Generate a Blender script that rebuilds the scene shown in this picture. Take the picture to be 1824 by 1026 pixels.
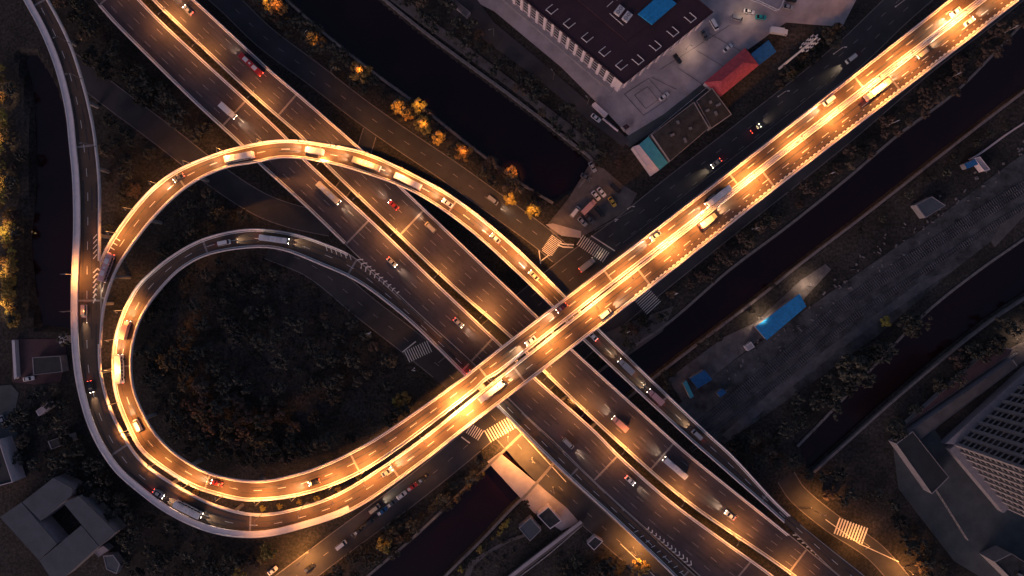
import bpy, math, random
import numpy as np
from mathutils import Vector, Matrix
random.seed(7); rng = np.random.default_rng(7)
R = math.radians
for o in list(bpy.data.objects): bpy.data.objects.remove(o)
SC = bpy.context.scene
COL = SC.collection
# ---------------------------------------------------------------- camera, sky, sun, exposure
H = 290.0            # drone height, metres
S = 0.23             # metres per photograph pixel on the ground
cam_d = bpy.data.cameras.new('camera'); cam = bpy.data.objects.new('camera', cam_d); COL.objects.link(cam)
cam.location = (0, 0, H); cam.rotation_euler = (0, 0, 0)
cam_d.sensor_width = 36; cam_d.lens = 36 * H / (1824 * S); cam_d.clip_start = 1; cam_d.clip_end = 9000
SC.camera = cam
w = bpy.data.worlds.new('World'); SC.world = w; w.use_nodes = True
nt = w.node_tree; bg = nt.nodes['Background']
sky = nt.nodes.new('ShaderNodeTexSky'); sky.sky_type = 'NISHITA'; sky.sun_disc = False
SUN_EL, SUN_ROT = R(9), R(215)
sky.sun_elevation = SUN_EL; sky.sun_rotation = SUN_ROT; sky.dust_density = 3.5; sky.ozone_density = 2.0
tint = nt.nodes.new('ShaderNodeMix'); tint.data_type = 'RGBA'; tint.blend_type = 'MULTIPLY'; tint.inputs[0].default_value = 1; tint.inputs[7].default_value = (1.14, .93, 1.06, 1)
nt.links.new(sky.outputs[0], tint.inputs[6]); nt.links.new(tint.outputs[2], bg.inputs[0]); bg.inputs[1].default_value = 0.09
sl = bpy.data.lights.new('evening_sun', 'SUN'); sl.energy = 0.42; sl.angle = R(25); sl.color = (1, .66, .74)
so = bpy.data.objects.new('evening_sun', sl); COL.objects.link(so)
sd = Vector((math.sin(SUN_ROT) * math.cos(SUN_EL + R(17)), math.cos(SUN_ROT) * math.cos(SUN_EL + R(17)), math.sin(SUN_EL + R(17))))
so.rotation_euler = sd.to_track_quat('Z', 'Y').to_euler()
SC.view_settings.view_transform = 'Standard'; SC.view_settings.look = 'None'
SC.view_settings.exposure = 0.0; SC.view_settings.gamma = 1
SC.cycles.use_denoising = True
SODIUM = (1.0, 0.37, 0.082); WARM = (1.0, .66, .36)
LAMP_W = 3800.0      # watts of one street lamp
# ---------------------------------------------------------------- coordinates
def P(px, py, z=0.0):
    k = S * (H - z) / H
    return Vector(((px - 912) * k, (513 - py) * k, z))
# ---------------------------------------------------------------- materials
def mat(name, col, rough=.8, metal=0, var=.25, scale=.3, bump=0, emit=None, estr=0, col2=None, objrand=0, detail=6, coat=0, sharp=False):
    m = bpy.data.materials.new(name); m.use_nodes = True
    n = m.node_tree.nodes; l = m.node_tree.links; b = n['Principled BSDF']
    b.inputs['Roughness'].default_value = rough; b.inputs['Metallic'].default_value = metal
    if coat: b.inputs['Coat Weight'].default_value = coat
    tc = n.new('ShaderNodeTexCoord'); nz = n.new('ShaderNodeTexNoise'); nz.inputs['Scale'].default_value = scale
    nz.inputs['Detail'].default_value = detail; nz.inputs['Roughness'].default_value = .65
    geo = n.new('ShaderNodeNewGeometry')
    l.new(geo.outputs['Position'], nz.inputs['Vector'])
    cr = n.new('ShaderNodeValToRGB')
    lo, hi = (.42, .58) if sharp else (.3, .72)
    cr.color_ramp.elements[0].position = lo; cr.color_ramp.elements[1].position = hi
    c = Vector(col); c2 = Vector(col2) if col2 else c
    cr.color_ramp.elements[0].color = (*[max(0, v * (1 - var)) for v in c], 1)
    cr.color_ramp.elements[1].color = (*[min(1, v * (1 + var)) for v in c2], 1)
    l.new(nz.outputs['Fac'], cr.inputs[0])
    out = cr.outputs[0]
    if objrand:
        oi = n.new('ShaderNodeObjectInfo'); hs = n.new('ShaderNodeHueSaturation')
        mr = n.new('ShaderNodeMapRange'); mr.inputs[3].default_value = 1 - objrand; mr.inputs[4].default_value = 1 + objrand
        l.new(oi.outputs['Random'], mr.inputs[0]); l.new(mr.outputs[0], hs.inputs['Value'])
        mr2 = n.new('ShaderNodeMapRange'); mr2.inputs[3].default_value = .47; mr2.inputs[4].default_value = .53
        l.new(oi.outputs['Random'], mr2.inputs[0]); l.new(mr2.outputs[0], hs.inputs['Hue'])
        l.new(out, hs.inputs['Color']); out = hs.outputs[0]
    l.new(out, b.inputs['Base Color'])
    if bump:
        bp = n.new('ShaderNodeBump'); bp.inputs['Strength'].default_value = bump; bp.inputs['Distance'].default_value = .3
        nb = n.new('ShaderNodeTexNoise'); nb.inputs['Scale'].default_value = scale * 6; nb.inputs['Detail'].default_value = 8
        l.new(geo.outputs['Position'], nb.inputs['Vector']); l.new(nb.outputs['Fac'], bp.inputs['Height']); l.new(bp.outputs[0], b.inputs['Normal'])
    if emit:
        b.inputs['Emission Color'].default_value = (*emit, 1); b.inputs['Emission Strength'].default_value = estr
    return m
def ground_mat():
    m = mat('scrub_ground', (.022, .021, .020), .95, var=.5, scale=.05, bump=.6, col2=(.048, .043, .042))
    n = m.node_tree.nodes; l = m.node_tree.links; b = n['Principled BSDF']
    src = b.inputs['Base Color'].links[0].from_socket
    n2 = n.new('ShaderNodeTexNoise'); n2.inputs['Scale'].default_value = .9; n2.inputs['Detail'].default_value = 10; n2.inputs['Roughness'].default_value = .7
    g = [x for x in n if x.type == 'NEW_GEOMETRY'][0]; l.new(g.outputs['Position'], n2.inputs['Vector'])
    r2 = n.new('ShaderNodeValToRGB'); r2.color_ramp.elements[0].position = .42; r2.color_ramp.elements[1].position = .62
    r2.color_ramp.elements[0].color = (.35, .38, .33, 1); r2.color_ramp.elements[1].color = (1.5, 1.4, 1.35, 1)
    l.new(n2.outputs['Fac'], r2.inputs[0])
    mx = n.new('ShaderNodeMix'); mx.data_type = 'RGBA'; mx.blend_type = 'MULTIPLY'; mx.inputs[0].default_value = 1
    l.new(src, mx.inputs[6]); l.new(r2.outputs[0], mx.inputs[7]); l.new(mx.outputs[2], b.inputs['Base Color'])
    return m
M = {}
M['ground'] = ground_mat()
M['asphalt'] = mat('asphalt', (.05, .047, .05), .82, var=.3, scale=.12, bump=.15)
M['asphalt_blue'] = mat('worn_street_asphalt', (.05, .048, .056), .85, var=.35, scale=.07, bump=.15)
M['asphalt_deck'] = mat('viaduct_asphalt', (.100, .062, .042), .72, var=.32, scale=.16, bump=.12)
M['asphalt_hw'] = mat('highway_asphalt', (.064, .050, .059), .78, var=.28, scale=.1, bump=.12)
M['tyre_wear'] = mat('tyre_polished_asphalt', (.042, .035, .036), .55, var=.4, scale=.5)
M['asphalt_new'] = mat('fresh_dark_asphalt', (.028, .033, .036), .75, var=.3, scale=.2, bump=.1)
M['concrete'] = mat('parapet_concrete', (.86, .76, .75), .8, var=.1, scale=.5, bump=.1)
M['concrete_deck'] = mat('girder_concrete', (.32, .30, .29), .85, var=.2, scale=.3)
M['kerb'] = mat('kerb_stone', (.20, .18, .18), .85, var=.3, scale=.6)
M['paint'] = mat('road_paint', (.82, .78, .74), .7, var=.15, scale=1.2)
M['paint_worn'] = mat('worn_road_paint', (.30, .27, .26), .8, var=.5, scale=1.5)
M['joint'] = mat('expansion_joint_steel', (.30, .26, .24), .5, metal=.2, var=.25, scale=1)
M['water'] = mat('canal_water', (.016, .004, .005), .16, var=.3, scale=.03, bump=.12)
M['court'] = mat('concrete_court', (.42, .37, .385), .85, var=.28, scale=.13, bump=.1, detail=9)
M['court_dark'] = mat('damp_concrete', (.08, .09, .095), .85, var=.3, scale=.15)
M['path'] = mat('paved_path', (.12, .105, .105), .88, var=.35, scale=.2, bump=.15)
M['ballast'] = mat('rail_ballast', (.036, .036, .038), .95, var=.6, scale=.16, bump=.8, detail=14, col2=(.085, .082, .086))
M['ballast_pale'] = mat('dusty_track_path', (.12, .112, .118), .95, var=.4, scale=.3, bump=.3)
M['roof_maroon'] = mat('maroon_roof_membrane', (.052, .023, .033), .85, var=.25, scale=.15)
M['roof_dark'] = mat('weathered_roof_felt', (.04, .04, .042), .9, var=.6, scale=.35, bump=.3, detail=10)
M['roof_grey'] = mat('slate_blue_roof', (.085, .10, .118), .8, var=.22, scale=.2)
M['roof_red'] = mat('red_tile_roof', (.50, .08, .10), .75, var=.28, scale=.8)
M['roof_blue'] = mat('blue_sheet_roof', (.015, .13, .34), .5, var=.3, scale=.9)
M['roof_cyan'] = mat('bright_blue_sheet', (.02, .28, .62), .5, var=.28, scale=.9)
M['roof_teal'] = mat('teal_sheet_roof', (.06, .36, .46), .5, var=.15, scale=.4)
M['wall_pink'] = mat('pale_pink_render', (.74, .64, .67), .85, var=.1, scale=.6)
M['wall_grey'] = mat('grey_render', (.30, .28, .30), .85, var=.18, scale=.5)
M['glass'] = mat('dark_window_glass', (.02, .022, .028), .12, var=.2, scale=1)
M['white'] = mat('white_painted_steel', (.68, .64, .66), .55, var=.08, scale=2)
M['metal'] = mat('galvanised_steel', (.30, .29, .29), .45, metal=.5, var=.15, scale=2)
M['dark_metal'] = mat('dark_steel', (.05, .05, .055), .5, metal=.4, var=.2, scale=2)
M['lamp_on'] = mat('glowing_sodium_lens', (1, .6, .25), .4, var=0, emit=(1, .62, .25), estr=14)
M['lamp_white'] = mat('glowing_white_lens', (1, .95, .9), .4, var=0, emit=(1, .93, .86), estr=3)
M['lens'] = mat('pale_lamp_lens', (.8, .8, .8), .3, var=0)
M['head_on'] = mat('glowing_headlight', (1, .9, .75), .3, var=0, emit=(1, .84, .62), estr=30)
M['tail_on'] = mat('glowing_tail_light', (.8, .03, .02), .3, var=0, emit=(1, .06, .03), estr=14)
M['head_off'] = mat('headlight_glass', (.6, .6, .6), .15, var=0)
M['tail_off'] = mat('tail_light_glass', (.35, .02, .02), .2, var=0)
M['tyre'] = mat('tyre_rubber', (.015, .015, .015), .9, var=.1, scale=3)
M['rim'] = mat('wheel_rim', (.4, .4, .42), .3, metal=.8, var=.05, scale=3)
M['bark'] = mat('tree_bark', (.09, .065, .045), .9, var=.3, scale=3)
M['leaf_dark'] = mat('dark_green_foliage', (.024, .026, .021), .75, var=.5, scale=.5, objrand=.45, col2=(.044, .042, .034))
M['leaf_brown'] = mat('brownish_foliage', (.075, .054, .042), .8, var=.4, scale=.4, objrand=.35, col2=(.12, .082, .062))
M['leaf_gold_lit'] = mat('lamplit_golden_foliage', (.26, .19, .05), .75, var=.45, scale=.7, objrand=.2, col2=(.42, .28, .07))  # brighter golden base: street-lamp glow on the leaves painted into their colour
M['weed'] = mat('undergrowth_leaves', (.024, .028, .018), .9, var=.6, scale=.2, col2=(.055, .048, .035))
M['brick'] = mat('red_paved_yard', (.095, .055, .06), .9, var=.25, scale=.2)
M['sleeper'] = mat('concrete_sleeper', (.15, .14, .145), .9, var=.7, scale=.12)
M['rail'] = mat('rail_steel', (.22, .21, .22), .35, metal=.7, var=.2, scale=1)
CARC = {'white': (.78, .77, .78), 'black': (.018, .018, .02), 'silver': (.38, .38, .40), 'grey': (.11, .11, .12), 'red': (.42, .03, .03),
        'blue': (.02, .12, .30), 'yellow': (.75, .45, .06), 'teal': (.02, .36, .36), 'maroon': (.16, .02, .03), 'pink': (.62, .36, .34), 'cream': (.68, .58, .42)}
for k, c in CARC.items(): M['car_' + k] = mat(k + '_car_paint', c, .3, metal=.0, var=.04, scale=1, coat=.6)
# ---------------------------------------------------------------- mesh helpers
class MB:
    def __init__(s): s.v = []; s.f = []; s.m = []
    def quad(s, a, b, c, d, mi=0):
        i = len(s.v); s.v += [tuple(a), tuple(b), tuple(c), tuple(d)]; s.f.append((i, i + 1, i + 2, i + 3)); s.m.append(mi)
    def poly(s, pts, mi=0):
        i = len(s.v); s.v += [tuple(p) for p in pts]; s.f.append(tuple(range(i, i + len(pts)))); s.m.append(mi)
    def prism(s, pts, z0, z1, mi=0, top=True, bottom=True, tmi=None):
        n = len(pts); i = len(s.v)
        s.v += [(p[0], p[1], z0) for p in pts] + [(p[0], p[1], z1) for p in pts]
        ar = sum(pts[k][0] * pts[(k + 1) % n][1] - pts[(k + 1) % n][0] * pts[k][1] for k in range(n))
        idx = list(range(n)) if ar > 0 else list(range(n - 1, -1, -1))
        for a in range(n):
            p, q = idx[a], idx[(a + 1) % n]
            s.f.append((i + p, i + q, i + n + q, i + n + p)); s.m.append(mi)
        if top: s.f.append(tuple(i + n + k for k in idx)); s.m.append(mi if tmi is None else tmi)
        if bottom: s.f.append(tuple(i + k for k in reversed(idx))); s.m.append(mi)
    def box(s, c, d, mi=0, rz=0, M4=None):
        x, y, z = d[0] / 2, d[1] / 2, d[2] / 2
        cs, sn = math.cos(rz), math.sin(rz); i = len(s.v)
        for dz in (-z, z):
            for dx, dy in ((-x, -y), (x, -y), (x, y), (-x, y)):
                p = Vector((c[0] + dx * cs - dy * sn, c[1] + dx * sn + dy * cs, c[2] + dz))
                if M4: p = M4 @ p
                s.v.append(tuple(p))
        for f in ((3, 2, 1, 0), (4, 5, 6, 7), (0, 1, 5, 4), (1, 2, 6, 5), (2, 3, 7, 6), (3, 0, 4, 7)):
            s.f.append(tuple(i + k for k in f)); s.m.append(mi)
    def tube(s, pts, rad, n=6, mi=0, cap=True):
        pts = [Vector(p) for p in pts]; rs = rad if isinstance(rad, (list, tuple)) else [rad] * len(pts)
        base = len(s.v)
        for k, p in enumerate(pts):
            d = (pts[min(k + 1, len(pts) - 1)] - pts[max(k - 1, 0)]).normalized()
            u = d.cross(Vector((0, 0, 1)));
            if u.length < .05: u = d.cross(Vector((1, 0, 0)))
            u.normalize(); v = d.cross(u)
            for a in range(n):
                t = 2 * math.pi * a / n; s.v.append(tuple(p + (u * math.cos(t) + v * math.sin(t)) * rs[k]))
        for k in range(len(pts) - 1):
            for a in range(n):
                b = (a + 1) % n; s.f.append((base + k * n + a, base + k * n + b, base + (k + 1) * n + b, base + (k + 1) * n + a)); s.m.append(mi)
        if cap:
            s.f.append(tuple(base + a for a in reversed(range(n)))); s.m.append(mi)
            e = base + (len(pts) - 1) * n; s.f.append(tuple(e + a for a in range(n))); s.m.append(mi)
    def mesh(s, name, mats, smooth=False):
        me = bpy.data.meshes.new(name); me.from_pydata(s.v, [], s.f)
        for m in (mats if isinstance(mats, (list, tuple)) else [mats]): me.materials.append(M[m] if isinstance(m, str) else m)
        me.polygons.foreach_set('material_index', s.m)
        if smooth: me.polygons.foreach_set('use_smooth', [True] * len(s.f))
        me.update(); return me
    def build(s, name, mats, parent=None, smooth=False):
        return link(name, s.mesh(name, mats, smooth), parent)
def link(name, data, parent=None):
    o = bpy.data.objects.new(name, data); COL.objects.link(o)
    if parent: o.parent = parent
    return o
def tag(o, label=None, cat=None, group=None, kind=None):
    if label: o['label'] = label
    if cat: o['category'] = cat
    if group: o['group'] = group
    if kind: o['kind'] = kind
    return o
def thing(name, label, cat, loc=(0, 0, 0), rz=0, group=None):
    o = bpy.data.objects.new(name, None); COL.objects.link(o); o.location = loc; o.rotation_euler = (0, 0, rz)
    o.empty_display_size = .5
    return tag(o, label, cat, group)
def copy_tree(o, parent=None):
    c = o.copy(); COL.objects.link(c)
    if parent: c.parent = parent
    for ch in kids.get(o.name, []): 
        copy_tree(ch, c)
    return c
class Kids(dict): pass
kids = Kids()
def register(root):
    for o in [root] + list(root.children_recursive): kids[o.name] = list(o.children)
# ---------------------------------------------------------------- paths
def cat_rom(pts, step=4.0):
    p = np.array(pts, float)
    if len(p) == 2: 
        n = max(2, int(np.linalg.norm(p[1] - p[0]) / step)); t = np.linspace(0, 1, n)[:, None]; return p[0] + (p[1] - p[0]) * t
    q = np.vstack([2 * p[0] - p[1], p, 2 * p[-1] - p[-2]]); out = []
    for i in range(1, len(q) - 2):
        a, b, c, d = q[i - 1], q[i], q[i + 1], q[i + 2]
        n = max(2, int(np.linalg.norm(c - b) / step))
        # centripetal-ish: scale the tangents to the local chord
        lb = np.linalg.norm(c - b); t1 = (c - a) / (np.linalg.norm(b - a) + lb) * lb; t2 = (d - b) / (np.linalg.norm(d - c) + lb) * lb
        for k in range(n):
            t = k / n; out.append((2 * t**3 - 3 * t**2 + 1) * b + (t**3 - 2 * t**2 + t) * t1 + (-2 * t**3 + 3 * t**2) * c + (t**3 - t**2) * t2)
    out.append(p[-1]); return np.array(out)
def resample(p, n):
    d = np.r_[0, np.cumsum(np.linalg.norm(np.diff(p, axis=0), axis=1))]; t = np.linspace(0, d[-1], n)
    return np.stack([np.interp(t, d, p[:, k]) for k in range(p.shape[1])], 1)
def smooth(a, k=5, it=2):
    for _ in range(it):
        pad = np.pad(a, ((k, k), (0, 0)), mode='reflect', reflect_type='odd') if a.ndim == 2 else np.pad(a, k, mode='edge')
        w_ = np.ones(2 * k + 1) / (2 * k + 1)
        a = np.stack([np.convolve(pad[:, j], w_, 'valid') for j in range(a.shape[1])], 1) if a.ndim == 2 else np.convolve(pad, w_, 'valid')
    return a
class Path:
    """a road band traced by its two edges (photo pixels) and heights at anchor pixels"""
    def __init__(s, L, Rr, zs):
        l = cat_rom(L); r = cat_rom(Rr); ln = np.linalg.norm(np.diff((resample(l, 50) + resample(r, 50)) / 2, axis=0), axis=1).sum()
        n = int(ln / 5) + 2
        c = resample(smooth((resample(l, n) + resample(r, n)) / 2, 3, 2), n)
        t = np.gradient(c, axis=0); t /= np.linalg.norm(t, axis=1)[:, None]; nn = np.stack([-t[:, 1], t[:, 0]], 1)
        def hit(e):
            out = []
            for k in range(n):
                rel = e - c[k]; u = rel @ nn[k]; v = rel @ t[k]
                sgn = np.where(v[:-1] * v[1:] <= 0)[0]; best = None
                for j in sgn:
                    f = v[j] / (v[j] - v[j + 1] + 1e-12); x = u[j] + (u[j + 1] - u[j]) * f
                    if best is None or abs(x) < abs(best): best = x
                out.append(best if best is not None and abs(best) < 60 else np.nan)
            a = np.array(out, float); ok = ~np.isnan(a); return np.interp(np.arange(n), np.where(ok)[0], a[ok])
        ul, ur = smooth(hit(l), 2, 2), smooth(hit(r), 2, 2)
        s.c = c; d = np.r_[0, np.cumsum(np.linalg.norm(np.diff(c, axis=0), axis=1))]; s.dpx = d
        zs_ = sorted((d[np.argmin(np.linalg.norm(c - np.array(a[:2]), axis=1))], a[2]) for a in zs)
        z = np.interp(d, [a[0] for a in zs_], [a[1] for a in zs_]); z = smooth(z, 12, 2)
        lp = c + nn * ul[:, None]; rp = c + nn * ur[:, None]
        s.L = np.array([P(*lp[k], z[k]) for k in range(n)]); s.R = np.array([P(*rp[k], z[k]) for k in range(n)])
        s.C = (s.L + s.R) / 2; s.d = np.r_[0, np.cumsum(np.linalg.norm(np.diff(s.C, axis=0), axis=1))]; s.len = s.d[-1]; s.z = z
    _c = (None, None)
    def at(s, q):
        if s._c[0] == q: return s._c[1]
        f = lambda A: np.array([np.interp(q, s.d, A[:, k]) for k in range(3)])
        s._c = (q, (f(s.L), f(s.R))); return s._c[1]
    def pt(s, q, side, off, dz=0):
        l, r = s.at(q); a = (r - l); wd = np.linalg.norm(a); a /= wd
        p = l + a * off if side == 'L' else r - a * off if side == 'R' else l + a * (wd * .5 + off) if side == 'C' else l + a * wd * off
        return Vector((p[0], p[1], p[2] + dz))
    def width(s, q): l, r = s.at(q); return float(np.linalg.norm(r - l))
    def sof(s, px, py): return float(s.d[np.argmin(np.linalg.norm(s.c - np.array((px, py)), axis=1))])
    def dir(s, q):
        a = s.pt(max(0, q - 1), 'C', 0); b = s.pt(min(s.len, q + 1), 'C', 0); return (b - a).normalized()
    def sweep(s, mb, s0, s1, prof, closed=False, step=2.2, mi=0, caps=False, flip=False):
        n = max(2, int(math.ceil((s1 - s0) / step)) + 1); base = len(mb.v); m_ = len(prof)
        for q in np.linspace(s0, s1, n):
            for pr in prof: mb.v.append(tuple(s.pt(q, *pr)))
        for k in range(n - 1):
            for j in range(m_ if closed else m_ - 1):
                jj = (j + 1) % m_; f = (base + k * m_ + j, base + k * m_ + jj, base + (k + 1) * m_ + jj, base + (k + 1) * m_ + j)
                mb.f.append(f[::-1] if flip else f); mb.m.append(mi)
        if caps and closed:
            mb.f.append(tuple(base + j for j in range(m_))); mb.m.append(mi)
            mb.f.append(tuple(base + (n - 1) * m_ + j for j in reversed(range(m_)))); mb.m.append(mi)
def inside(poly, x, y):
    c = False; n = len(poly); j = n - 1
    for i in range(n):
        xi, yi = poly[i]; xj, yj = poly[j]
        if (yi > y) != (yj > y) and x < (xj - xi) * (y - yi) / (yj - yi) + xi: c = not c
        j = i
    return c
# ================================================================ WATER AND GROUND
canals = {
 'canal_northwest': dict(a=[(400, -105), (506, -4), (590, 70), (666, 130), (758, 197), (831, 255), (925, 325), (985, 362)],
                         b=[(560, -105), (681, -4), (750, 52), (826, 109), (912, 172), (1012, 250), (1058, 292), (1030, 335)]),
 'canal_east': dict(a=[(1960, -120), (1850, 10), (1775, 90), (1700, 165), (1600, 240), (1500, 325), (1400, 405), (1300, 480), (1190, 575), (1112, 628), (960, 745), (868, 831), (745, 949), (657, 1024), (560, 1110)],
                    b=[(1980, 50), (1824, 163), (1705, 254), (1543, 381), (1418, 476), (1368, 517), (1162, 675), (1020, 790), (937, 881), (912, 905), (858, 962), (793, 1026), (700, 1120)]),
 'canal_southeast': dict(a=[(1960, 325), (1824, 425), (1740, 484), (1650, 556), (1560, 648), (1475, 738), (1420, 795)],
                         b=[(1960, 440), (1824, 532), (1770, 568), (1710, 614), (1600, 706), (1500, 795), (1445, 845)]),
 'canal_west': dict(a=[(28, 92), (44, 150), (52, 250), (52, 330), (44, 430), (52, 520), (64, 585)], b=[(62, 88), (100, 150), (126, 250), (140, 330), (142, 430), (140, 520), (134, 592)]),
}
canal_polys = []
for k, c in canals.items():
    ea, eb = cat_rom(c['a'], 12), cat_rom(c['b'], 12); c['ea'], c['eb'] = ea, eb
    pts = [P(*p)[:2] for p in ea] + [P(*p)[:2] for p in eb[::-1]]; canal_polys.append(np.array(pts))
def canal_depth(X, Y):
    """inside distance to the nearest bank (metres), 0 outside"""
    out = np.zeros(X.shape)
    for poly in canal_polys:
        n = len(poly); ins = np.zeros(X.shape, bool); dist = np.full(X.shape, 1e9); j = n - 1
        for i in range(n):
            xi, yi = poly[i]; xj, yj = poly[j]
            if yi != yj: ins ^= ((yi > Y) != (yj > Y)) & (X < (xj - xi) * (Y - yi) / (yj - yi) + xi)
            ex, ey = xj - xi, yj - yi; tt = np.clip(((X - xi) * ex + (Y - yi) * ey) / (ex * ex + ey * ey + 1e-9), 0, 1)
            dist = np.minimum(dist, np.hypot(X - xi - tt * ex, Y - yi - tt * ey)); j = i
        out = np.maximum(out, np.where(ins, dist, 0))
    return out
def raster_canals():
    global CR, CX, CY
    CX, CY = np.arange(-330, 331, 1.0), np.arange(-230, 231, 1.0); X, Y = np.meshgrid(CX, CY); CR = canal_depth(X, Y) > 0
raster_canals()
def wet(x, y):
    i, j = int(round(x + 330)), int(round(y + 230)); return bool(0 <= i < len(CX) and 0 <= j < len(CY) and CR[j, i])
def build_ground():
    far = np.array([300, 420, 700, 1300, 2600, 4200.])
    xs = np.r_[-far[::-1], np.arange(-270, 271, 2.0), far]; fy = np.array([200, 320, 600, 1300, 2600, 4200.]); ys = np.r_[-fy[::-1], np.arange(-170, 171, 2.0), fy]
    X, Y = np.meshgrid(xs, ys); d = canal_depth(X, Y); Z = -4.5 * np.clip(d / 2.2, 0, 1)
    nx, ny = len(xs), len(ys)
    v = np.stack([X.ravel(), Y.ravel(), Z.ravel()], 1)
    f = [(j * nx + i, j * nx + i + 1, (j + 1) * nx + i + 1, (j + 1) * nx + i) for j in range(ny - 1) for i in range(nx - 1)]
    me = bpy.data.meshes.new('ground'); me.from_pydata(v.tolist(), [], f); me.materials.append(M['ground'])
    tag(link('ground', me), kind='structure')
build_ground()
wb = MB(); wb.box((0, 0, -2.6), (620, 420, .02)); tag(wb.build('water', 'water'), kind='structure')
def edge_sweep(mb, pts_px, w0, w1, z0, z1, z=0):
    """box section along a pixel polyline; w0..w1 metres to the left of travel"""
    p = np.array([P(*q, z)[:2] for q in pts_px]); t = np.gradient(p, axis=0); t /= np.linalg.norm(t, axis=1)[:, None] + 1e-9
    n = np.stack([-t[:, 1], t[:, 0]], 1); A, B = p + n * w0, p + n * w1
    for i in range(len(p) - 1):
        mb.prism([A[i], A[i + 1], B[i + 1], B[i]], z0, z1)
cl = {'canal_northwest': 'northern canal behind the pink building', 'canal_east': 'long canal passing under the viaduct', 'canal_southeast': 'dark canal beside the railway', 'canal_west': 'canal left of the curving ramp'}
for k, c in canals.items():
    if k == 'canal_west': continue
    for e, w_, lab in (('ea', (-.5, .5), 'western'), ('eb', (-.5, .5), 'eastern')):
        mb = MB(); edge_sweep(mb, c[e], w_[0], w_[1], -4.4, .45)
        tag(mb.build('canal_wall', 'kerb'), f'low stone wall on the {lab} bank of the {cl[k]}', 'wall', 'stone walls edging the canals')
# ================================================================ GROUND ROADS (sheets above the ground, kerbs proud of them)
layer = [0.03]
def nz(): layer[0] += .012; return layer[0]
def patch(name, pts, m, z=None, label=None, cat=None, kind='structure'):
    z = z or nz(); mb = MB(); mb.prism([P(*p)[:2] for p in pts], -.02, z); o = mb.build(name, m)
    return tag(o, label, cat, None, kind)
road_paths = []
def road(name, centre, width, m='asphalt', kerb=True, z=None, dash=None, edge_l=None):
    c = cat_rom(centre, 8); t = np.gradient(c, axis=0); t /= np.linalg.norm(t, axis=1)[:, None]; n = np.stack([-t[:, 1], t[:, 0]], 1); hw = width / 2
    z = z or nz(); mb = MB(); pl = c - n * hw; pr = c + n * hw
    for i in range(len(c) - 1): mb.quad(P(*pr[i], z), P(*pr[i + 1], z), P(*pl[i + 1], z), P(*pl[i], z))
    o = tag(mb.build(name, m), kind='structure')
    road_paths.append((c, hw))
    if kerb:
        for e, nm in ((pl, 0), (pr, 1)):
            kb = MB(); idx = [i for i in range(len(e)) if not any(in_road(e[i], q, h_ - 1.5) for q, h_ in road_paths[:-1]) and not in_canal_px(e[i])]
            seg = []
            for a, b in zip(idx[:-1], idx[1:]):
                if b == a + 1: seg.append((a, b))
            for a, b in seg: edge_sweep(kb, [tuple(e[a]), tuple(e[b])], -.18, .18, -.02, .15 if nm else .152)
            if kb.f: tag(kb.build('kerb', 'kerb'), kind='structure')
    if dash:
        db = MB(); wp = np.array([P(*q)[:2] for q in c]); dd = np.r_[0, np.cumsum(np.linalg.norm(np.diff(wp, axis=0), axis=1))]
        for off in dash:
            q = 3.0
            while q < dd[-1] - 3:
                pts = [(float(np.interp(u, dd, c[:, 0] + n[:, 0] * off)), float(np.interp(u, dd, c[:, 1] + n[:, 1] * off))) for u in (q, q + 2.5)]
                edge_sweep(db, pts, -.09, .09, z, z + .012); q += 8
        tag(db.build('lane_marking', 'paint_worn'), kind='structure')
    return o
def in_road(p, c, hw): return np.min(np.linalg.norm(c - np.array(p), axis=1)) < hw
def in_canal_px(p):
    q = P(*p); return wet(q.x, q.y)
road('street', [(1860, -60), (1760, 22), (1640, 115), (1500, 235), (1300, 395), (1160, 508), (1080, 575), (960, 680), (850, 778), (740, 868), (600, 972), (480, 1062), (400, 1120)], 46, 'asphalt_blue', dash=[0])
road('street', [(1700, -70), (1600, 15), (1510, 100), (1350, 228), (1215, 332), (1120, 408), (1030, 475), (930, 555), (800, 668)], 58, 'asphalt_blue', dash=[-10, 10])
road('service_road', [(330, -60), (400, -2), (470, 65), (560, 133), (640, 195), (715, 248), (800, 305), (870, 355), (960, 420), (1010, 462)], 40, 'asphalt_blue', dash=[0])
road('service_road', [(120, 110), (190, 165), (290, 240), (380, 310), (460, 362), (520, 385), (590, 400)], 42, 'asphalt_blue')
road('slip_road', [(660, 232), (640, 290), (600, 350), (545, 392)], 26, 'asphalt_blue')
road('service_road', [(480, 440), (560, 475), (650, 548), (740, 618), (805, 672), (880, 745), (950, 822), (1040, 908), (1130, 988), (1220, 1070)], 44, 'asphalt', dash=[0])
road('slip_road', [(1640, 1080), (1560, 985), (1480, 930), (1420, 880), (1400, 850)], 34, 'asphalt')
def xwalk(centres, ang, n, ln, wd, sp, label_, m='paint'):
    mb = MB(); z = layer[0] + .02
    cx, cy = centres; a = R(ang)
    for i in range(n):
        k = (i - (n - 1) / 2) * sp; c = P(cx + math.cos(a) * k, cy + math.sin(a) * k); mb.box((c.x, c.y, z), (ln * S, wd * S, .012), rz=-(a) + math.pi / 2)
    tag(mb.build('crosswalk', m), kind='structure')
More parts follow.
